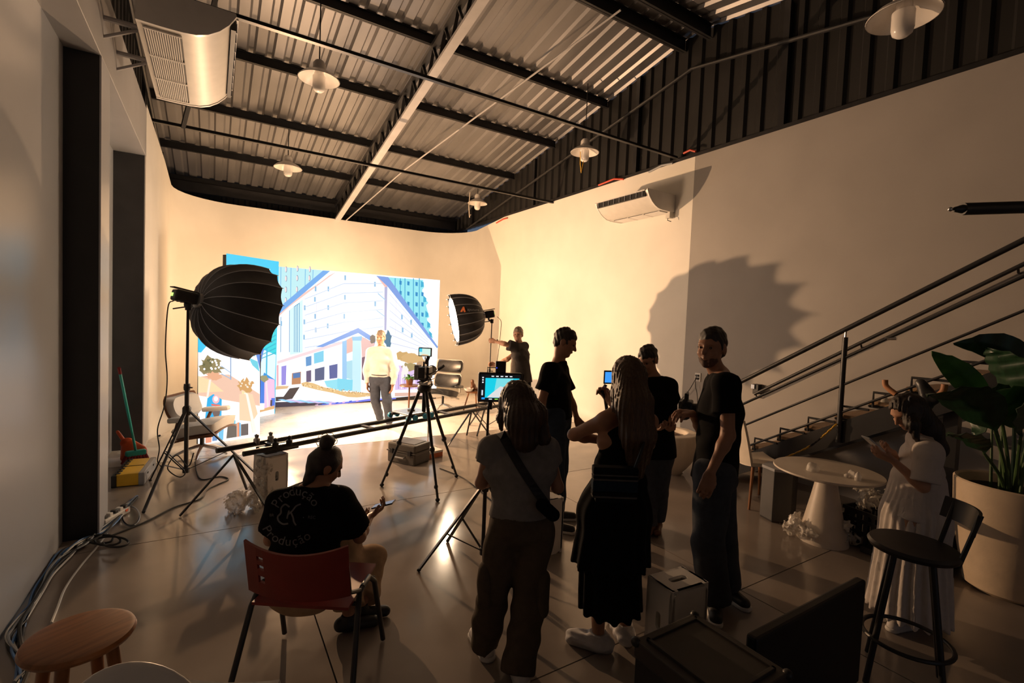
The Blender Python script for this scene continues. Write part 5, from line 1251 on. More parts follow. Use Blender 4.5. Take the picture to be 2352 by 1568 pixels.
def perp(v, d): v = V(*v); d = unit(d); return unit(v-d*np.dot(v, d))
def hand(S, w, d, n, curl, sc=1., flip=1, thumb=.6):
    d = unit(d); n = perp(n, d); s_ = np.cross(d, n)*flip
    S.cone(w, w+d*.03*sc, .024*sc, .028*sc, u=n, f=.62, k=.012)
    S.cone(w+d*.025*sc-s_*.012*sc, w+d*.085*sc-s_*.022*sc, .026*sc, .021*sc, u=n, f=.6, k=.012); S.cone(w+d*.025*sc+s_*.012*sc, w+d*.085*sc+s_*.022*sc, .026*sc, .021*sc, u=n, f=.6, k=.012)
    for i, L in enumerate((.072, .082, .077, .060)):
        p = w+d*(.090-.004*abs(i-1.3))*sc+s_*(-.033+.022*i)*sc; a = curl*.55; q = p; r = .0098*sc
        for seg, fr_ in enumerate((.45, .32, .26)):
            dd = d*math.cos(a)+n*math.sin(a); e = q+dd*L*fr_*sc; S.cone(q, e, r, r*.93, k=.005); q = e; r *= .93; a += curl*(.75 if seg == 0 else .6)
    t0 = w+d*.03*sc-s_*.024*sc; t1 = t0+(d*.55-s_*.65*thumb+n*.35*(1+curl*.3))*.045*sc; t2_ = t1+(d*.8-s_*.15+n*.4*(curl+.2))*.032*sc
    S.cone(t0, t1, .0145*sc, .012*sc, k=.010); S.cone(t1, t2_, .0115*sc, .0095*sc, k=.005)
class P:
    pass
def person(label, J, s, skin_m, vox=.0085, female=False, hands=((0, 0), (0, 0)), bare_feet=False, nm=None):
    """J: world joints. hd centre, face dir, hup; nk, shL/R, elL/R, wrL/R, hdL/R (dir, palm normal, curl), hipL/R, knL/R, anL/R, toL/R (dir)"""
    p = P(); p.J = J; p.s = s
    root = (J['anL']+J['anR'])/2; t = thing('person', label, 'person', (root[0], root[1], 0)); p.t = t
    us = J['shR']-J['shL']; us[2] *= .6; us = unit(us); uh = unit(J['hipR']-J['hipL']); hipm = (J['hipL']+J['hipR'])/2; shm = (J['shL']+J['shR'])/2
    p.us, p.uh = us, uh
    spine = unit(shm-hipm); p.spine = spine
    if 'waist' in J: p.waist = J['waist']
    else: p.waist = hipm*.62+shm*.38
    p.chest = p.waist*.45+shm*.55; p.pel = hipm+spine*.03*s; p.hipm = hipm; p.shm = shm
    p.fw = unit(np.cross((0, 0, 1), us))     # person's forward (left-hand side x up)
    if np.dot(p.fw, J['face']) < -.3: p.fw = p.fw
    S = SDF(vox, .028*s); w = .94 if female else 1.
    S.cone(p.pel-spine*.02, p.waist, .108*s, .086*s*w, u=uh, f=1.42); S.cone(p.waist, p.chest, .086*s*w, .108*s*w, u=us, f=1.38); S.cone(p.chest, shm-spine*.03*s, .105*s*w, .062*s, u=us, f=1.75)
    for q in 'LR':
        S.cone(J['nk'], J['sh'+q], .05*s, .052*s*w, k=.03); S.cone(J['sh'+q], J['el'+q], .049*s*w, .037*s*w); S.cone(J['el'+q], J['wr'+q], .037*s*w, .0245*s)
        S.ball(J['el'+q]*.72+J['wr'+q]*.28, .036*s*w, k=.03)
        d, n_, c, fl_ = J['hd'+q]; hand(S, J['wr'+q], d, n_, c, s*.98, fl_)
        S.cone(J['hip'+q], J['kn'+q], .085*s, .056*s); S.cone(J['kn'+q], J['an'+q], .054*s, .036*s); S.ball(J['kn'+q]*.68+J['an'+q]*.32-unit(J['to'+q])*.012, (.052*s, .052*s, .09*s), k=.03)
        to = unit(V(J['to'+q][0], J['to'+q][1], 0)); an = J['an'+q]; S.cone(an-to*.035*s+V(0, 0, -.045*s), an+to*.14*s+V(0, 0, -.055*s), .034*s, .024*s, u=np.cross(to, (0, 0, 1)), f=1.25)
    # head
    f = unit(J['face']); up = perp(J.get('hup', V(0, 0, 1)), f); rt = np.cross(f, up); R = np.stack([rt, f, up], 1); c = J['hd']; h = s*1.0; p.R = R; p.c = c; p.f, p.up, p.rt = f, up, rt
    S.cone(J['nk']-spine*.03*s, c-up*.075*h-f*.015*h, .054*s*w, .050*s*w, k=.03)
    S.ball(c+up*.022*h-f*.008*h, (.075*h, .096*h, .094*h), R, k=.02); S.ball(c+f*.026*h-up*.05*h, (.058*h, .066*h, .066*h), R, k=.03)
    S.ball(c+f*.068*h-up*.098*h, (.024*h, .020*h, .018*h), R, k=.02); S.ball(c+f*.070*h+up*.026*h, (.052*h, .022*h, .013*h), R, k=.015)
    S.cone(c+f*.088*h+up*.012*h, c+f*.110*h-up*.026*h, .009*h, .0145*h, k=.010)
    for e in (-1, 1):
        S.ball(c+f*.092*h+rt*e*.031*h+up*.004*h, .012*h, k=.012, sub=True); S.ball(c+rt*e*.078*h-up*.008*h-f*.012*h, (.010*h, .024*h, .034*h), R, k=.008); S.ball(c+f*.066*h+rt*e*.036*h-up*.030*h, (.022*h, .018*h, .018*h), R, k=.02)
        S.cone(c+f*.091*h-up*.058*h, c+f*.078*h+rt*e*.024*h-up*.060*h, .0085*h, .005*h, k=.008)
    p.body = S.build('body', skin_m, t)
    for e in (-1, 1):
        mb().ellipsoid(c+f*.083*h+rt*e*.031*h+up*.004*h-V(root[0], root[1], 0), (.009*h, .006*h, .007*h), R, n=10, m=8).build('eye', 'eye_dark', t, smooth=True)
    return p
def wear(p, S, name, m):
    return S.build(name, m, p.t)
def tee(p, m, hem=-.06, sleeve=.55, loose=.020, name='shirt', amp=.0045, seed=1., neck=.055, vox=.0095, long=False, waistx=0.):
    J, s = p.J, p.s; S = SDF(vox, .03*s); lo_ = loose; hemp = p.hipm+p.spine*hem*s; top = J['nk']+p.spine*.012*s; cut = [(hemp, -p.spine), (top, p.spine)]
    S.cone(hemp-p.spine*.03*s, p.waist, .108*s+lo_*1.2, .090*s+lo_*1.3+waistx, u=p.uh, f=1.42, cuts=cut); S.cone(p.waist, p.chest, .090*s+lo_*1.3+waistx, .108*s+lo_, u=p.us, f=1.38, cuts=cut); S.cone(p.chest, p.shm-p.spine*.025*s, .106*s+lo_, .062*s+lo_, u=p.us, f=1.75, cuts=cut)
    for q in 'LR':
        a, b = J['sh'+q], J['el'+q]; d = unit(b-a); e = a+(b-a)*sleeve; S.cone(J['nk']-p.spine*.01, a, .050*s+lo_*.7, .054*s+lo_, k=.03, cuts=[(top, p.spine)])
        if not sleeve: continue
        if long: S.cone(a, b, .052*s+lo_, .042*s+lo_); S.cone(b, J['wr'+q], .042*s+lo_, .030*s+lo_*.6, cuts=[(J['wr'+q]-unit(J['wr'+q]-b)*.005, unit(J['wr'+q]-b))])
        else: S.cone(a, e+d*.05, .052*s+lo_, .050*s+lo_*1.4, cuts=[(e, d)])
    S.disp = folds(amp, seed)
    return wear(p, S, name, m)
def trousers(p, m, wide=.02, hem=.05, waist=.06, flare=0., amp=.006, seed=2., name='trousers', knee=0.):
    J, s = p.J, p.s; S = SDF(.0095, .016*s); top = p.hipm+p.spine*waist*s
    S.cone(p.hipm-p.spine*.02, p.hipm+p.spine*(waist+.04)*s, .112*s+wide*.8, .100*s+wide*.6, u=p.uh, f=1.42, cuts=[(top, p.spine)])
    for q in 'LR':
        d = unit(J['an'+q]-J['kn'+q]); end = J['an'+q]-d*(hem-.05)*s
        S.cone(J['hip'+q], J['kn'+q], .088*s+wide, .060*s+wide+flare*.5+knee); S.cone(J['kn'+q], end+d*.05, .060*s+wide+flare*.5+knee, .044*s+wide+flare, cuts=[(end, d)])
    S.disp = folds(amp, seed, 9., 16.)
    return wear(p, S, name, m)
def shoes(p, m, sole='shoe_sole', r=1.0, cover=False):
    J, s = p.J, p.s
    for q in 'LR':
        to = unit(V(J['to'+q][0], J['to'+q][1], 0)); an = J['an'+q]; sd = np.cross(to, (0, 0, 1)); g = V(an[0], an[1], 0); S = SDF(.0075, .025)
        S.cone(g-to*.045*s+V(0, 0, .045*s), g+to*.15*s+V(0, 0, .036*s), .042*s*r, .034*s*r, u=sd, f=1.12); S.cone(g+V(0, 0, .05), g+V(0, 0, .10*s), .045*s*r, .043*s*r); S.cuts = [((0, 0, .001), (0, 0, -1)), ((0, 0, .105*s), (0, 0, 1))]
        if cover: S.disp = lambda X, Y, Z: .006*np.sin(90*X+60*Y)*np.sin(70*Z+20*X)
        o = wear(p, S, 'shoe_cover' if cover else 'shoe', m)
        if sole:
            T = SDF(.0075, .015); T.cone(g-to*.05*s+V(0, 0, .012), g+to*.158*s+V(0, 0, .012), .043*s*r, .037*s*r, u=sd, f=1.1); T.cuts = [((0, 0, .0005), (0, 0, -1)), ((0, 0, .026), (0, 0, 1))]
            k = T.build('sole', sole, o); k.matrix_parent_inverse = Matrix.Identity(4)
def short_hair(p, m, thick=.012, front=.045, low=-.03, amp=.004):
    c, R, f, up, rt, h = p.c, p.R, p.f, p.up, p.rt, p.s; S = SDF(.007, .015)
    S.ball(c+up*(.030+thick*.9)*h-f*(.012+thick*.8)*h, (.0785*h, .099*h, .094*h), R, cuts=[(c+up*low*h, unit(-up*.85+f*.5))])
    S.ball(c+up*(.052+thick)*h+f*.018*h, (.060*h, .060*h, .058*h), R, k=.02); S.ball(c-f*.055*h-up*.02*h, (.066*h, .046*h, .055*h), R, k=.02)
    for e in (-1, 1): S.ball(c+rt*e*.066*h+f*.012*h+up*.022*h, (.012*h, .020*h, .034*h), R, k=.012)
    S.disp = lambda X, Y, Z: amp*(np.sin(150*X+60*Z)*np.sin(130*Y+50*X)+.7*np.sin(90*Z+70*Y))
    return wear(p, S, 'hair', m)
def drop(pts, dirs): return pts
def JP(D, spec):
    """spec: name -> (px, py, depth offset); returns world joints"""
    return {k: dep(v[0], v[1], D+v[2]) for k, v in spec.items()}
def foot(J, q, x, y, z=.085): J['an'+q] = fl(x, y, 0)+V(0, 0, z); return J
DN = V(0, 0, -1); UPV = V(0, 0, 1)
def dirv(r, f, u): return r*RGT+f*FWD+V(0, 0, u)

# ---- presenter (white shirt) in front of the video wall
D = depth(fl(885, 986)); J = JP(D, dict(hd=(874, 775, -.0), nk=(874, 797, .02), shR=(851, 808, 0), shL=(898, 808, 0), elR=(842, 848, .02), elL=(908, 848, .0), wrR=(844, 880, -.05), wrL=(902, 884, -.04), hipR=(862, 868, 0), hipL=(884, 868, 0), knR=(862, 922, .0), knL=(889, 922, -.02)))
foot(J, 'R', 873, 972); foot(J, 'L', 894, 981)
J.update(face=dirv(.02, -1, -.05), hdR=(dirv(.05, -.2, -1), dirv(1, 0, 0), .5, 1), hdL=(dirv(-.1, -.2, -1), dirv(-1, 0, 0), .5, -1), toR=dirv(-.25, -1, 0), toL=dirv(.1, -1, 0))
p = person('presenter in white shirt and grey trousers standing before the video wall', J, .93, 'skin_light')
tee(p, 'cloth_white', hem=.02, loose=.022, long=True, sleeve=1, amp=.006, seed=4.); trousers(p, 'cloth_slate', wide=.018, seed=2.); shoes(p, 'shoe_sole', None); short_hair(p, 'hair_grey', .008, .03)
mb().tube([p.pel+rotz(a)@(p.uh*.155*.93)*V(1, 1, 0)+V(0, 0, .035)-V(*p.t.location) for a in np.linspace(0, 2*PI, 25)[:-1]], .006, 6, closed=True).build('belt', 'strap', p.t)

# ---- man holding the small light stand
D = depth(ss)-.15; J = JP(D, dict(hd=(1190, 768, 0), nk=(1193, 789, .0), shR=(1183, 797, -.12), shL=(1203, 796, .14), elR=(1158, 789, -.20), elL=(1165, 825, .02), wrR=(1138, 784, -.02), wrL=(1138, 838, .06), hipR=(1193, 865, -.08), hipL=(1206, 865, .08), knR=(1194, 918, -.08), knL=(1208, 918, .08)))
foot(J, 'R', 1196, 992); foot(J, 'L', 1212, 986)
J.update(face=dirv(-.25, -1, -.02), hdR=(dirv(-1, .1, .1), dirv(0, .6, 0), 1.1, 1), hdL=(dirv(-1, -.1, .1), dirv(0, -.6, 0), 1.1, -1), toR=dirv(-1, -.3, 0), toL=dirv(-1, .2, 0))
p = person('man in dark grey shirt gripping the small softbox stand with both hands', J, .97, 'skin_light')
tee(p, 'cloth_charcoal', hem=-.10, loose=.03, sleeve=.6, amp=.007); trousers(p, 'cloth_black2', seed=3.); shoes(p, 'shoe_black', None); short_hair(p, 'hair_grey', .014, .03)
mb().lathe([(.034, -.012), (.036, 0), (.034, .012)], 16, c=J['wrR']+dirv(.03, 0, 0)-V(*p.t.location), R=frame(RGT)).build('wrist_watch', 'black_plastic', p.t)
S = SDF(.009, .02); cw = p.waist; S.cone(cw+dirv(-.10, -.13, -.10), cw+dirv(-.10, -.13, .10), .075, .075, u=FWD, f=.45); S.disp = folds(.005, 2.); S.build('pouch', 'cloth_taupe', p.t)

# ---- man in black tee, looking down, in profile
D = depth(fl(1300, 1205)); J = JP(D, dict(hd=(1298, 786, 0), nk=(1283, 834, .02), shR=(1263, 853, -.17), shL=(1284, 850, .18), elR=(1243, 925, -.22), elL=(1312, 925, .22), wrR=(1248, 985, -.16), wrL=(1325, 960, .12), hipR=(1272, 955, -.09), hipL=(1284, 955, .09), knR=(1276, 1085, -.10), knL=(1284, 1080, .08)))
foot(J, 'R', 1272, 1218); foot(J, 'L', 1278, 1192)
J.update(face=dirv(1, -.22, -.42), hup=dirv(.35, 0, 1), hdR=(dirv(.2, -.1, -1), dirv(0, 1, 0), .5, -1), hdL=(dirv(.4, -.2, -1), dirv(0, -1, 0), .5, 1), toR=dirv(1, -.3, 0), toL=dirv(1, .0, 0))
p = person('man in black T-shirt and jeans looking down in profile, by the right wall', J, 1.03, 'skin_mid')
tee(p, 'cloth_black', hem=-.02, loose=.028, sleeve=.62, seed=6.); trousers(p, 'cloth_jeans', wide=.022, seed=5.); shoes(p, 'shoe_black', 'shoe_sole'); short_hair(p, 'hair_dark', .010, .035)

# ---- man with black tee behind the woman in the dress
D = depth(fl(1497, 1222)); J = JP(D, dict(hd=(1488, 826, 0), nk=(1502, 868, .03), shR=(1462, 890, -.03), shL=(1535, 890, .02), elR=(1462, 960, -.05), elL=(1548, 950, -.02), wrR=(1500, 985, -.26), wrL=(1538, 985, -.22), hipR=(1484, 1035, 0), hipL=(1520, 1035, .0), knR=(1490, 1130, -.02), knL=(1515, 1130, -.0)))
foot(J, 'R', 1492, 1226); foot(J, 'L', 1508, 1216)
J.update(face=dirv(-.75, -.8, -.5), hdR=(dirv(.5, -.6, .2), dirv(0, -.2, 1), .9, 1), hdL=(dirv(-.2, -.8, .2), dirv(0, -.2, 1), .9, -1), toR=dirv(-.6, -.9, 0), toL=dirv(-.3, -1, 0))
p = person('dark-haired man in black T-shirt partly hidden behind the long-haired woman', J, 1.0, 'skin_mid')
tee(p, 'cloth_black', hem=-.05, loose=.028, sleeve=.62, seed=8.); trousers(p, 'cloth_jeans2', wide=.02, seed=7.); shoes(p, 'leather_brown', None); short_hair(p, 'hair_dark', .014, .04)
# handheld camera in front of him
hp = dep(1575, 940, D-.35)
hc_ = thing('handheld_camera', 'black handheld camera rig with cable between the two men at right', 'camera', hp-V(0, 0, .05), .6); hc_.scale = (1.2, 1.2, 1.2)
mb().box((0, 0, .05), (.15, .09, .11)).build('body', 'black_plastic', hc_, bevel=.012); mb().lathe([(.038, 0), (.042, .04), (.042, .10)], 18, c=(0, -.04, .05), R=rotx(PI/2)).build('lens', 'black_plastic', hc_, smooth=True)
mb().tube([(-.05, 0, .10), (-.05, 0, .15), (.06, 0, .15), (.06, 0, .10)], .012, 8).build('top_handle', 'black_plastic', hc_, smooth=True); mb().lathe([(.045, -.012), (.045, .012)], 16, c=(-.09, 0, .03), R=roty(PI/2)).build('focus_wheel', 'black_plastic', hc_, smooth=True)
mb().tube(curve_pts([(-.07, .02, .10), (-.16, .0, .13), (-.20, .02, .07), (-.15, 0, .02)], 5), .006, 6).build('coiled_cable', 'black_rubber', hc_, smooth=True)

# ---- bearded man in black tee, near right
D = depth(fl(1640, 1402)); J = JP(D, dict(hd=(1634, 799, 0), nk=(1656, 862, .04), shL=(1668, 884, -.20), shR=(1648, 884, .17), elL=(1672, 1000, -.24), elR=(1612, 985, .20), wrL=(1632, 1085, -.30), wrR=(1590, 950, -.0), hipL=(1640, 1085, -.10), hipR=(1642, 1085, .09), knL=(1626, 1240, -.10), knR=(1655, 1235, .10), waist=(1650, 1010, .0)))
foot(J, 'L', 1640, 1402); foot(J, 'R', 1668, 1368)
J.update(face=dirv(-.72, -.70, -.02), hdL=(dirv(-.25, -.05, -1), dirv(.2, 1, 0), .45, -1), hdR=(dirv(-.7, -.4, .1), dirv(-.2, .3, -1), .9, 1), toL=dirv(-.35, -1, 0), toR=dirv(.35, -1, 0))
p = person('bearded man in black T-shirt and jeans turning his head to the left', J, 1.055, 'skin_mid', vox=.0075)
tee(p, 'cloth_black', hem=-.03, loose=.026, sleeve=.55, seed=3.); trousers(p, 'cloth_jeans2', wide=.030, flare=.02, seed=9.); shoes(p, 'shoe_black', 'shoe_sole'); short_hair(p, 'hair_dark', .016, .052, amp=.003)
c, f, up, rt, h = p.c, p.f, p.up, p.rt, p.s
S = SDF(.006, .012); S.ball(c+f*.027*h-up*.053*h, (.0590*h, .0670*h, .0655*h), p.R, cuts=[(c-up*.064*h, unit(up-f*.1)), (c+f*.0*h, -f)]); S.cone(c+f*.092*h-up*.046*h, c+f*.074*h-up*.075*h+rt*.03*h, .004*h, .0035*h, k=.004); S.cone(c+f*.092*h-up*.046*h, c+f*.074*h-up*.075*h-rt*.03*h, .004*h, .0035*h, k=.004); S.ball(c+f*.067*h-up*.099*h, (.027*h, .022*h, .021*h), p.R); S.ball(c+f*.094*h-up*.060*h, (.018*h, .02*h, .006*h), p.R, sub=True, k=.006); S.disp = folds(.002, 1., 200., 180.)
S.build('beard', 'beard', p.t)
bvh_src = [o for o in p.t.children if o.name.startswith('shirt')][0]
bv = BVHTree.FromPolygons([v.co[:] for v in bvh_src.data.vertices], [q.vertices[:] for q in bvh_src.data.polygons])
def printed(bv, x, y, off=.003):
    d = unit(ray(x, y)); loc, no, i, di = bv.ray_cast(Vector(ORI), Vector(d)); return None if loc is None else np.array(loc)-d*off
pts = [printed(bv, 1611+5.5*math.cos(a), 887+8*math.sin(a)) for a in np.linspace(0, 2*PI, 17)[:-1]]
if all(q is not None for q in pts):
    o = mb().add(pts, [list(range(16))]).build('chest_emblem', 'print', bvh_src, fix=False); o.matrix_parent_inverse = Matrix.Identity(4)

# ---- woman with long hair and black dress, arms folded
D = depth(fl(1388, 1490)); J = JP(D, dict(hd=(1440, 866, .02), nk=(1440, 932, .02), shL=(1390, 965, .0), shR=(1492, 968, .08), elL=(1318, 998, .14), elR=(1490, 1020, .30), wrL=(1400, 1015, .30), wrR=(1404, 925, .42), hipL=(1385, 1150, .0), hipR=(1452, 1150, .05), knL=(1375, 1310, .0), knR=(1440, 1305, .05), waist=(1422, 1070, .03)))
foot(J, 'L', 1372, 1490, .09); foot(J, 'R', 1432, 1468, .09)
J.update(face=dirv(-.45, .9, -.05), hdL=(dirv(1, .1, .1), dirv(0, -1, 0), .6, 1), hdR=(dirv(-.5, .3, .8), dirv(-.6, -.5, 0), 1.1, -1), toL=dirv(-.95, .35, 0), toR=dirv(-.2, 1, 0))
p = person('woman in long black sleeveless dress with folded arms, seen from behind', J, .97, 'skin_mid', female=True)
s = p.s; S = SDF(.0095, .035); S.cone(p.pel, p.waist, .122*s, .100*s, u=p.uh, f=1.45); S.cone(p.waist, p.chest, .100*s, .118*s, u=p.us, f=1.35); S.cone(p.chest, p.shm-p.spine*.05*s, .112*s, .060*s, u=p.us, f=1.25, cuts=[(p.shm+p.spine*.015, p.spine)])
S.disp = folds(.004, 2.); S.build('dress_top', 'cloth_black', p.t)
S = SDF(.011, .04); hz = fl(1400, 1330)  # outer tier
cA = (p.pel+p.hipm)/2; bot = lambda x, y, dd: dep(x, y, D+dd)
S.cone(cA+p.spine*.10, bot(1412, 1170, .02), .125, .168, u=p.uh, f=1.30); S.cone(bot(1412, 1170, .02), bot(1400, 1320, .02), .168, .195, u=p.uh, f=1.18, cuts=[(bot(1400, 1288, .02), V(0, 0, -1))]); S.cone(bot(1400, 1250, .02), bot(1402, 1430, .02), .15, .165, u=p.uh, f=1.10, cuts=[(bot(1402, 1396, .02), V(0, 0, -1))])
ctr = bot(1405, 1250, .02)
S.disp = lambda X, Y, Z: .010*np.sin(13*np.arctan2(Y-ctr[1], X-ctr[0])+2*np.sin(3*Z))*np.clip((1.05-Z)/.5, 0, 1)
S.build('dress_skirt', 'cloth_black', p.t)
S = SDF(.0085, .03); c, f, up, rt, h = p.c, p.f, p.up, p.rt, p.s     # long straight hair
S.ball(c+up*.022*h-f*.014*h, (.090*h, .106*h, .108*h), p.R, cuts=[(c+f*.05*h, unit(f*.9-up*.3))]); bk_ = -f
S.chain([c-f*.03*h, dep(1452, 930, D-.10), dep(1462, 1000, D-.11), dep(1462, 1085, D-.10)], [.088, .085, .082, .04], u=p.us, f=1.05); S.chain([c-f*.03*h+rt*.0, dep(1420, 900, D+.0), dep(1412, 945, D-.02)], [.06, .045, .02], u=p.us, f=.9)
S.chain([c, dep(1478, 920, D-.04), dep(1488, 1000, D-.05), dep(1484, 1060, D-.06)], [.06, .05, .045, .02])
hc0 = c
S.disp = lambda X, Y, Z: .0045*np.sin(46*np.arctan2(Y-hc0[1], X-hc0[0])+3*np.sin(6*Z))
S.build('hair', 'hair_blonde', p.t); shoes(p, 'shoe_cover', None, 1.22, cover=True)
# striped shoulder bag on her back
bagc = dep(1411, 1112, D-.215); hb_ = thing('shoulder_bag', 'small striped shoulder bag hanging on the black dress', 'bag', bagc-V(0, 0, .09), math.atan2(RGT[1], RGT[0]))
S_ = mb(); bands = [(.0, .022, 'cloth_black2'), (.022, .034, 'cloth_stripe2'), (.034, .058, 'cloth_black2'), (.058, .115, 'cloth_stripe1'), (.115, .126, 'cloth_stripe2'), (.126, .140, 'cloth_black2'), (.140, .148, 'cloth_stripe2'), (.148, .185, 'cloth_black2')]
for z0, z1, m_ in bands:
    w0 = .118-.018*(1 if z0 < .02 else 0); mb().box((0, 0, (z0+z1)/2), (2*w0, .055+.01*math.sin(z0/.185*PI), z1-z0)).build('stripe_band', m_, hb_, bevel=.006)
st_p = [bagc+RGT*.10+V(0, 0, .08), dep(1478, 1020, D-.20), dep(1490, 965, D-.02), dep(1470, 950, D+.10)]
mb().tube([q-(bagc-V(0, 0, .09)) for q in curve_pts(st_p, 6)], .008, 6).build('strap', 'strap', hb_).rotation_euler = (0, 0, -math.atan2(RGT[1], RGT[0]))
# phone on a small gimbal held in front of her
ph = dep(1399, 866, D+.44); gp = thing('phone_gimbal', 'phone with blue screen on a hand gimbal left of the long-haired woman', 'phone', ph, math.atan2(RGT[1], RGT[0])+.15)
mb().box((0, 0, 0), (.075, .010, .090)).build('phone', 'black_plastic', gp, bevel=.004); q = mb(); q.col = (*sl((60, 150, 240)), 1); q.add([(-.030, -.0056, -.035), (.030, -.0056, -.035), (.030, -.0056, .035), (-.030, -.0056, .035)], [(0, 1, 2, 3)]); q.build('phone_screen', 'screen_s', gp, fix=False)
mb().tube([(-.02, .0, -.05), (-.045, 0, -.10), (-.02, 0, -.14), (0, 0, -.24)], .012, 8).build('gimbal_arm', 'black_plastic', gp, smooth=True); mb().cyl((0, 0, -.22), (.005, 0, -.36), .018, n=10).build('gimbal_grip', 'black_plastic', gp, smooth=True)

# ---- woman with grey top and khaki cargo trousers
D = depth(fl(1148, 1520)); J = JP(D, dict(hd=(1186, 922, .02), nk=(1194, 996, .0), shL=(1128, 1030, .0), shR=(1256, 1032, .02), elL=(1106, 1108, .03), elR=(1280, 1118, .05), wrL=(1140, 1098, .26), wrR=(1240, 1105, .26), hipL=(1160, 1205, .0), hipR=(1230, 1208, .0), knL=(1138, 1345, .02), knR=(1212, 1365, -.0), waist=(1196, 1135, .0)))
foot(J, 'L', 1112, 1500, .085); foot(J, 'R', 1192, 1556, .085)
J.update(face=dirv(-.5, .85, -.2), hdL=(dirv(.7, .5, .1), dirv(0, -.3, 1), .7, 1), hdR=(dirv(-.7, .5, .1), dirv(0, -.3, 1), .7, -1), toL=dirv(-.45, .9, 0), toR=dirv(-.25, .97, 0))
p = person('woman in grey cropped T-shirt and khaki cargo trousers with back to the camera', J, .93, 'skin_mid', female=True)
tee(p, 'cloth_grey', hem=.06, loose=.018, sleeve=.36, seed=5., amp=.003); trousers(p, 'cloth_khaki', wide=.020, flare=.026, waist=.10, hem=.0, amp=.010, seed=4.); shoes(p, 'shoe_white', 'shoe_sole', 1.05)
for k, (x, y) in enumerate(((1118, 1310), (1245, 1330))):
    S = SDF(.0085, .015); a = dep(x, y, D-.03); b_ = dep(x+(-4 if k == 0 else -2), y+62, D-.03); S.cone(a, b_, .055, .058, u=RGT, f=.8); S.disp = folds(.006, 3.+k, 22., 20.); S.build('cargo_pocket', 'cloth_khaki', p.t)
S = SDF(.0085, .03); c, f, up, rt, h = p.c, p.f, p.up, p.rt, p.s
S.ball(c+up*.022*h-f*.012*h, (.088*h, .106*h, .106*h), p.R, cuts=[(c+f*.055*h, unit(f*.9-up*.3))])
S.chain([c-f*.03*h, dep(1200, 962, D-.09), dep(1206, 1008, D-.10)], [.092, .088, .070], u=p.us, f=1.02); S.chain([c+up*.02, dep(1232, 950, D-.02), dep(1248, 1012, D-.02), dep(1250, 1022, D-.02)], [.07, .055, .036, .01]); hc1 = c
S.chain([c+f*.04*h-rt*.05*h, dep(1150, 960, D+.02), dep(1152, 992, D+.02)], [.03, .02, .008])
S.disp = lambda X, Y, Z: .004*np.sin(44*np.arctan2(Y-hc1[1], X-hc1[0])+3*np.sin(6*Z)); S.build('hair', 'hair_brown', p.t)
# cross-body strap and belt bag
cs = thing('crossbody_bag', 'black crossbody strap and belt bag across the grey T-shirt', 'bag', dep(1255, 1168, D-.16))
tshirt = [o for o in p.t.children if o.name.startswith('shirt')][0]
bv = BVHTree.FromPolygons([v.co[:] for v in tshirt.data.vertices], [q.vertices[:] for q in tshirt.data.polygons]); rows = []
for t_ in np.linspace(0, 1, 14):
    x = 1150+t_*104; y = 992+t_*165+8*math.sin(t_*PI); row = []
    for w_ in (-9, 9):
        q_ = printed(bv, x+w_, y-w_*.45, .008)
        row.append((q_ if q_ is not None else dep(x+w_, y-w_*.45, D-.13))-V(*cs.location))
    rows.append(row)
mb().surf(rows, .005).build('strap', 'strap', cs)
S = SDF(.008, .02); S.cone(V(-.02, .01, .02), V(.03, -.02, -.03), .035, .035, u=FWD, f=.6); o = S.build('pouch', 'cloth_black', cs); o.matrix_parent_inverse = Matrix.Identity(4)

# ---- woman in white dress looking at her phone
D = depth(fl(2075, 1438)); J = JP(D, dict(hd=(2082, 945, 0), nk=(2112, 1002, .03), shL=(2132, 1042, -.14), shR=(2098, 1040, .16), elL=(2120, 1118, -.17), elR=(2075, 1112, .14), wrL=(2052, 1058, -.08), wrR=(2052, 1040, .06), hipL=(2098, 1185, -.08), hipR=(2092, 1185, .08), knL=(2080, 1310, -.06), knR=(2078, 1305, .07), waist=(2108, 1120, .02)))
foot(J, 'L', 2082, 1440, .085); foot(J, 'R', 2062, 1418, .085)
J.update(face=dirv(-1, -.12, -.75), hup=dirv(-.6, 0, 1), hdL=(dirv(-.85, .25, .35), dirv(0, .5, .8), .5, 1), hdR=(dirv(-.85, -.2, .35), dirv(0, -.5, .8), .5, -1), toL=dirv(-1, -.35, 0), toR=dirv(-1, -.2, 0))
p = person('woman in white short-sleeved dress looking down at her phone', J, .88, 'skin_light', female=True)
tee(p, 'cloth_cream', hem=.0, loose=.026, sleeve=.85, seed=7., amp=.006, name='dress_top')
S = SDF(.010, .04); b2 = lambda x, y, dd: dep(x, y, D+dd)
S.cone(b2(2108, 1105, .0), b2(2102, 1190, 0), .135, .168, u=FWD, f=1.15); S.cone(b2(2100, 1190, 0), b2(2084, 1415, 0), .168, .215, u=FWD, f=1.02, cuts=[(b2(2084, 1405, 0), V(0, 0, -1))]); ct2 = b2(2092, 1300, 0)
S.disp = lambda X, Y, Z: .011*np.sin(22*np.arctan2(Y-ct2[1], X-ct2[0])+1.5*np.sin(4*Z))*np.clip((.95-Z)/.4, 0, 1); S.build('dress_skirt', 'cloth_cream', p.t); shoes(p, 'shoe_white', 'shoe_sole')
S = SDF(.0085, .03); c, f, up, rt, h = p.c, p.f, p.up, p.rt, p.s
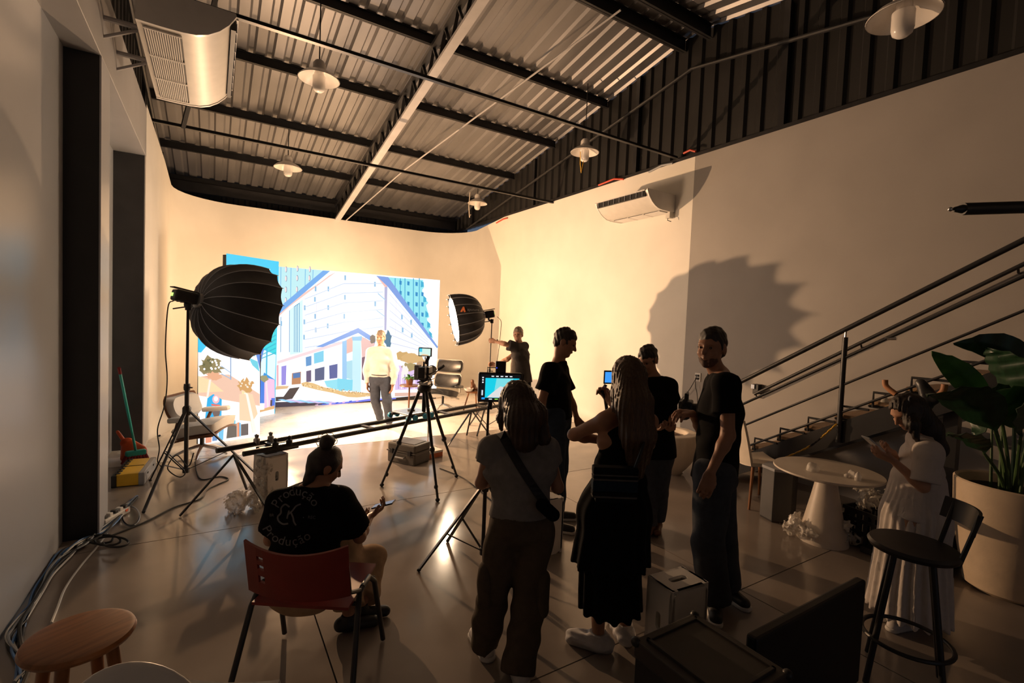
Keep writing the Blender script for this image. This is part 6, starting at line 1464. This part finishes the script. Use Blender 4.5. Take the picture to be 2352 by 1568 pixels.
S.ball(c+up*.022*h-f*.014*h, (.090*h, .108*h, .108*h), p.R, cuts=[(c+f*.045*h, unit(f*.9-up*.35))]); S.chain([c-f*.05*h, dep(2128, 985, D+.02), dep(2150, 1030, D+.03), dep(2152, 1062, D+.03)], [.085, .080, .060, .02]); S.chain([c-rt*.03*h*0, dep(2096, 975, D-.09), dep(2106, 1010, D-.11)], [.06, .035, .015]); hc2 = c
S.disp = lambda X, Y, Z: .004*np.sin(40*np.arctan2(Y-hc2[1], X-hc2[0])+3*np.sin(6*Z)); S.build('hair', 'hair_dark', p.t)
mb().tube([c+up*.10*h-f*.03*h+rt*-.06*h+V(.016*math.cos(a), .0, .016*math.sin(a))-V(*p.t.location) for a in np.linspace(0, 2*PI, 13)[:-1]], .004, 6, closed=True).build('hair_clip', 'grey_plastic', p.t)
pv = (J['wrL']+J['wrR'])/2+dirv(-.13, .0, .075); pn = thing('smartphone', 'pale smartphone held by the woman in the white dress', 'phone', pv, math.atan2(RGT[1], RGT[0]))
o = mb().box((0, 0, 0), (.15, .072, .010), roty(math.radians(38))).build('case', 'phone_back', pn, bevel=.004); mb().box(roty(math.radians(38))@V(0, 0, .0056), (.14, .066, .001), roty(math.radians(38))).build('glass', 'phone_glass', pn)

# ---- seated woman with hair bun, printed black tee, on the red chair
D = 2.72; J = JP(D, dict(hd=(748, 1068, .10), nk=(722, 1118, .04), shL=(648, 1152, .03), shR=(782, 1148, .05), elL=(622, 1238, .06), elR=(826, 1232, .14), wrL=(800, 1200, .42), wrR=(850, 1186, .40), hipL=(655, 1352, .03), hipR=(730, 1352, .05), knL=(790, 1310, .52), knR=(852, 1285, .46), waist=(700, 1272, .0)))
foot(J, 'L', 800, 1448, .085); foot(J, 'R', 828, 1425, .085)
J['knL'][2] = max(J['knL'][2], .50)
J.update(face=dirv(.72, .62, -.55), hup=dirv(.45, .3, 1), hdL=(dirv(.85, .4, .2), dirv(0, 0, 1), .6, 1), hdR=(dirv(.7, .5, .5), dirv(-.5, 0, .8), .8, -1), toL=dirv(1, .35, 0), toR=dirv(1, .4, 0))
p = person('seated woman with hair bun and printed black T-shirt looking at her phone', J, .97, 'skin_mid', female=True)
tee(p, 'cloth_black', hem=-.02, loose=.026, sleeve=.78, seed=2., amp=.006, waistx=.012); trousers(p, 'cloth_beige', wide=.030, flare=.02, waist=.05, hem=.10, amp=.007, seed=6.); shoes(p, 'shoe_black', None, .95)
S = SDF(.0075, .02); c, f, up, rt, h = p.c, p.f, p.up, p.rt, p.s
S.ball(c+up*.020*h-f*.012*h, (.084*h, .104*h, .102*h), p.R, cuts=[(c+f*.045*h+up*.03*h, unit(f*.9-up*.35)), (c-up*.075*h, -up)]); S.ball(dep(752, 1014, D+.06), (.046, .046, .040), k=.02); S.chain([c-f*.06*h-up*.03*h, dep(712, 1095, D+.0), dep(700, 1112, D-.01)], [.045, .028, .012]); S.disp = folds(.004, 5., 80., 90.)
S.build('hair', 'hair_dark', p.t)
for k in range(9):
    a = k*.7; b_ = dep(752, 1014, D+.06); mb().tube([b_+V(.045*math.cos(a), 0, .035*math.sin(a))-V(*p.t.location), b_+V(.062*math.cos(a+.3), .02, .05*math.sin(a+.3))-V(*p.t.location), b_+V(.055*math.cos(a+.8), .0, .05*math.sin(a+.8))-V(*p.t.location)], .0022, 5).build('loose_strand', 'hair_dark', p.t)
tshirt = [o for o in p.t.children if o.name.startswith('shirt')][0]
bv = BVHTree.FromPolygons([v.co[:] for v in tshirt.data.vertices], [q.vertices[:] for q in tshirt.data.polygons]); pr = mb()
def put(txt, size, x, y, ang, sx=1.):
    vs, fs = text_mesh(txt, size); pts = []
    for vx, vy, vz in vs:
        ca, sa = math.cos(ang), math.sin(ang); q_ = printed(bv, x+(vx*sx*ca+vy*sa), y+(vx*sx*sa-vy*ca))
        if q_ is None: return
        pts.append(q_)
    pr.add(pts, fs)
def stroke(pts, w):
    P_ = curve_pts([(a, b, 0) for a, b in pts], 6); rows = []
    for i, q in enumerate(P_):
        d = unit(P_[min(i+1, len(P_)-1)]-P_[max(i-1, 0)]); n_ = V(-d[1], d[0], 0); r_ = [printed(bv, *(q+n_*s_*w/2)[:2]) for s_ in (-1, 1)]
        if any(t is None for t in r_): return
        rows.append(r_)
    pr.surf(rows)
ccx, ccy = 676, 1186
for i, ch_ in enumerate('Produção'):
    a = math.radians(-150+i*16.5); put(ch_, 30, ccx+52*math.cos(a)+4, ccy+58*math.sin(a), a+PI/2)
for i, ch_ in enumerate('Produção'):
    a = math.radians(152-i*14.5); put(ch_, 30, ccx-10+60*math.cos(a), ccy+54*math.sin(a)+4, a-PI/2)
stroke([(665, 1164), (655, 1158), (646, 1166), (645, 1178), (638, 1186), (640, 1196), (650, 1203), (662, 1202)], 4); stroke([(664, 1172), (661, 1182), (659, 1191)], 3.5); stroke([(661, 1182), (672, 1172), (680, 1162), (691, 1157)], 3.5); stroke([(668, 1176), (673, 1188), (675, 1198), (680, 1206)], 4)
put('REC', 10, 716, 1188, .05); put('BR', 9, 624, 1183, 0.); put('.', 20, 697, 1183, 0.)
if pr.v: pr.build('shirt_print', 'print', tshirt, fix=False).matrix_parent_inverse = Matrix.Identity(4)
pv = J['wrR']+dirv(.07, .06, .06); pn = thing('smartphone', 'dark smartphone in the hand of the seated woman', 'phone', pv, math.atan2(RGT[1], RGT[0])-.1)
mb().box((0, 0, 0), (.15, .07, .010), roty(math.radians(-18))).build('case', 'phone_glass', pn, bevel=.004)
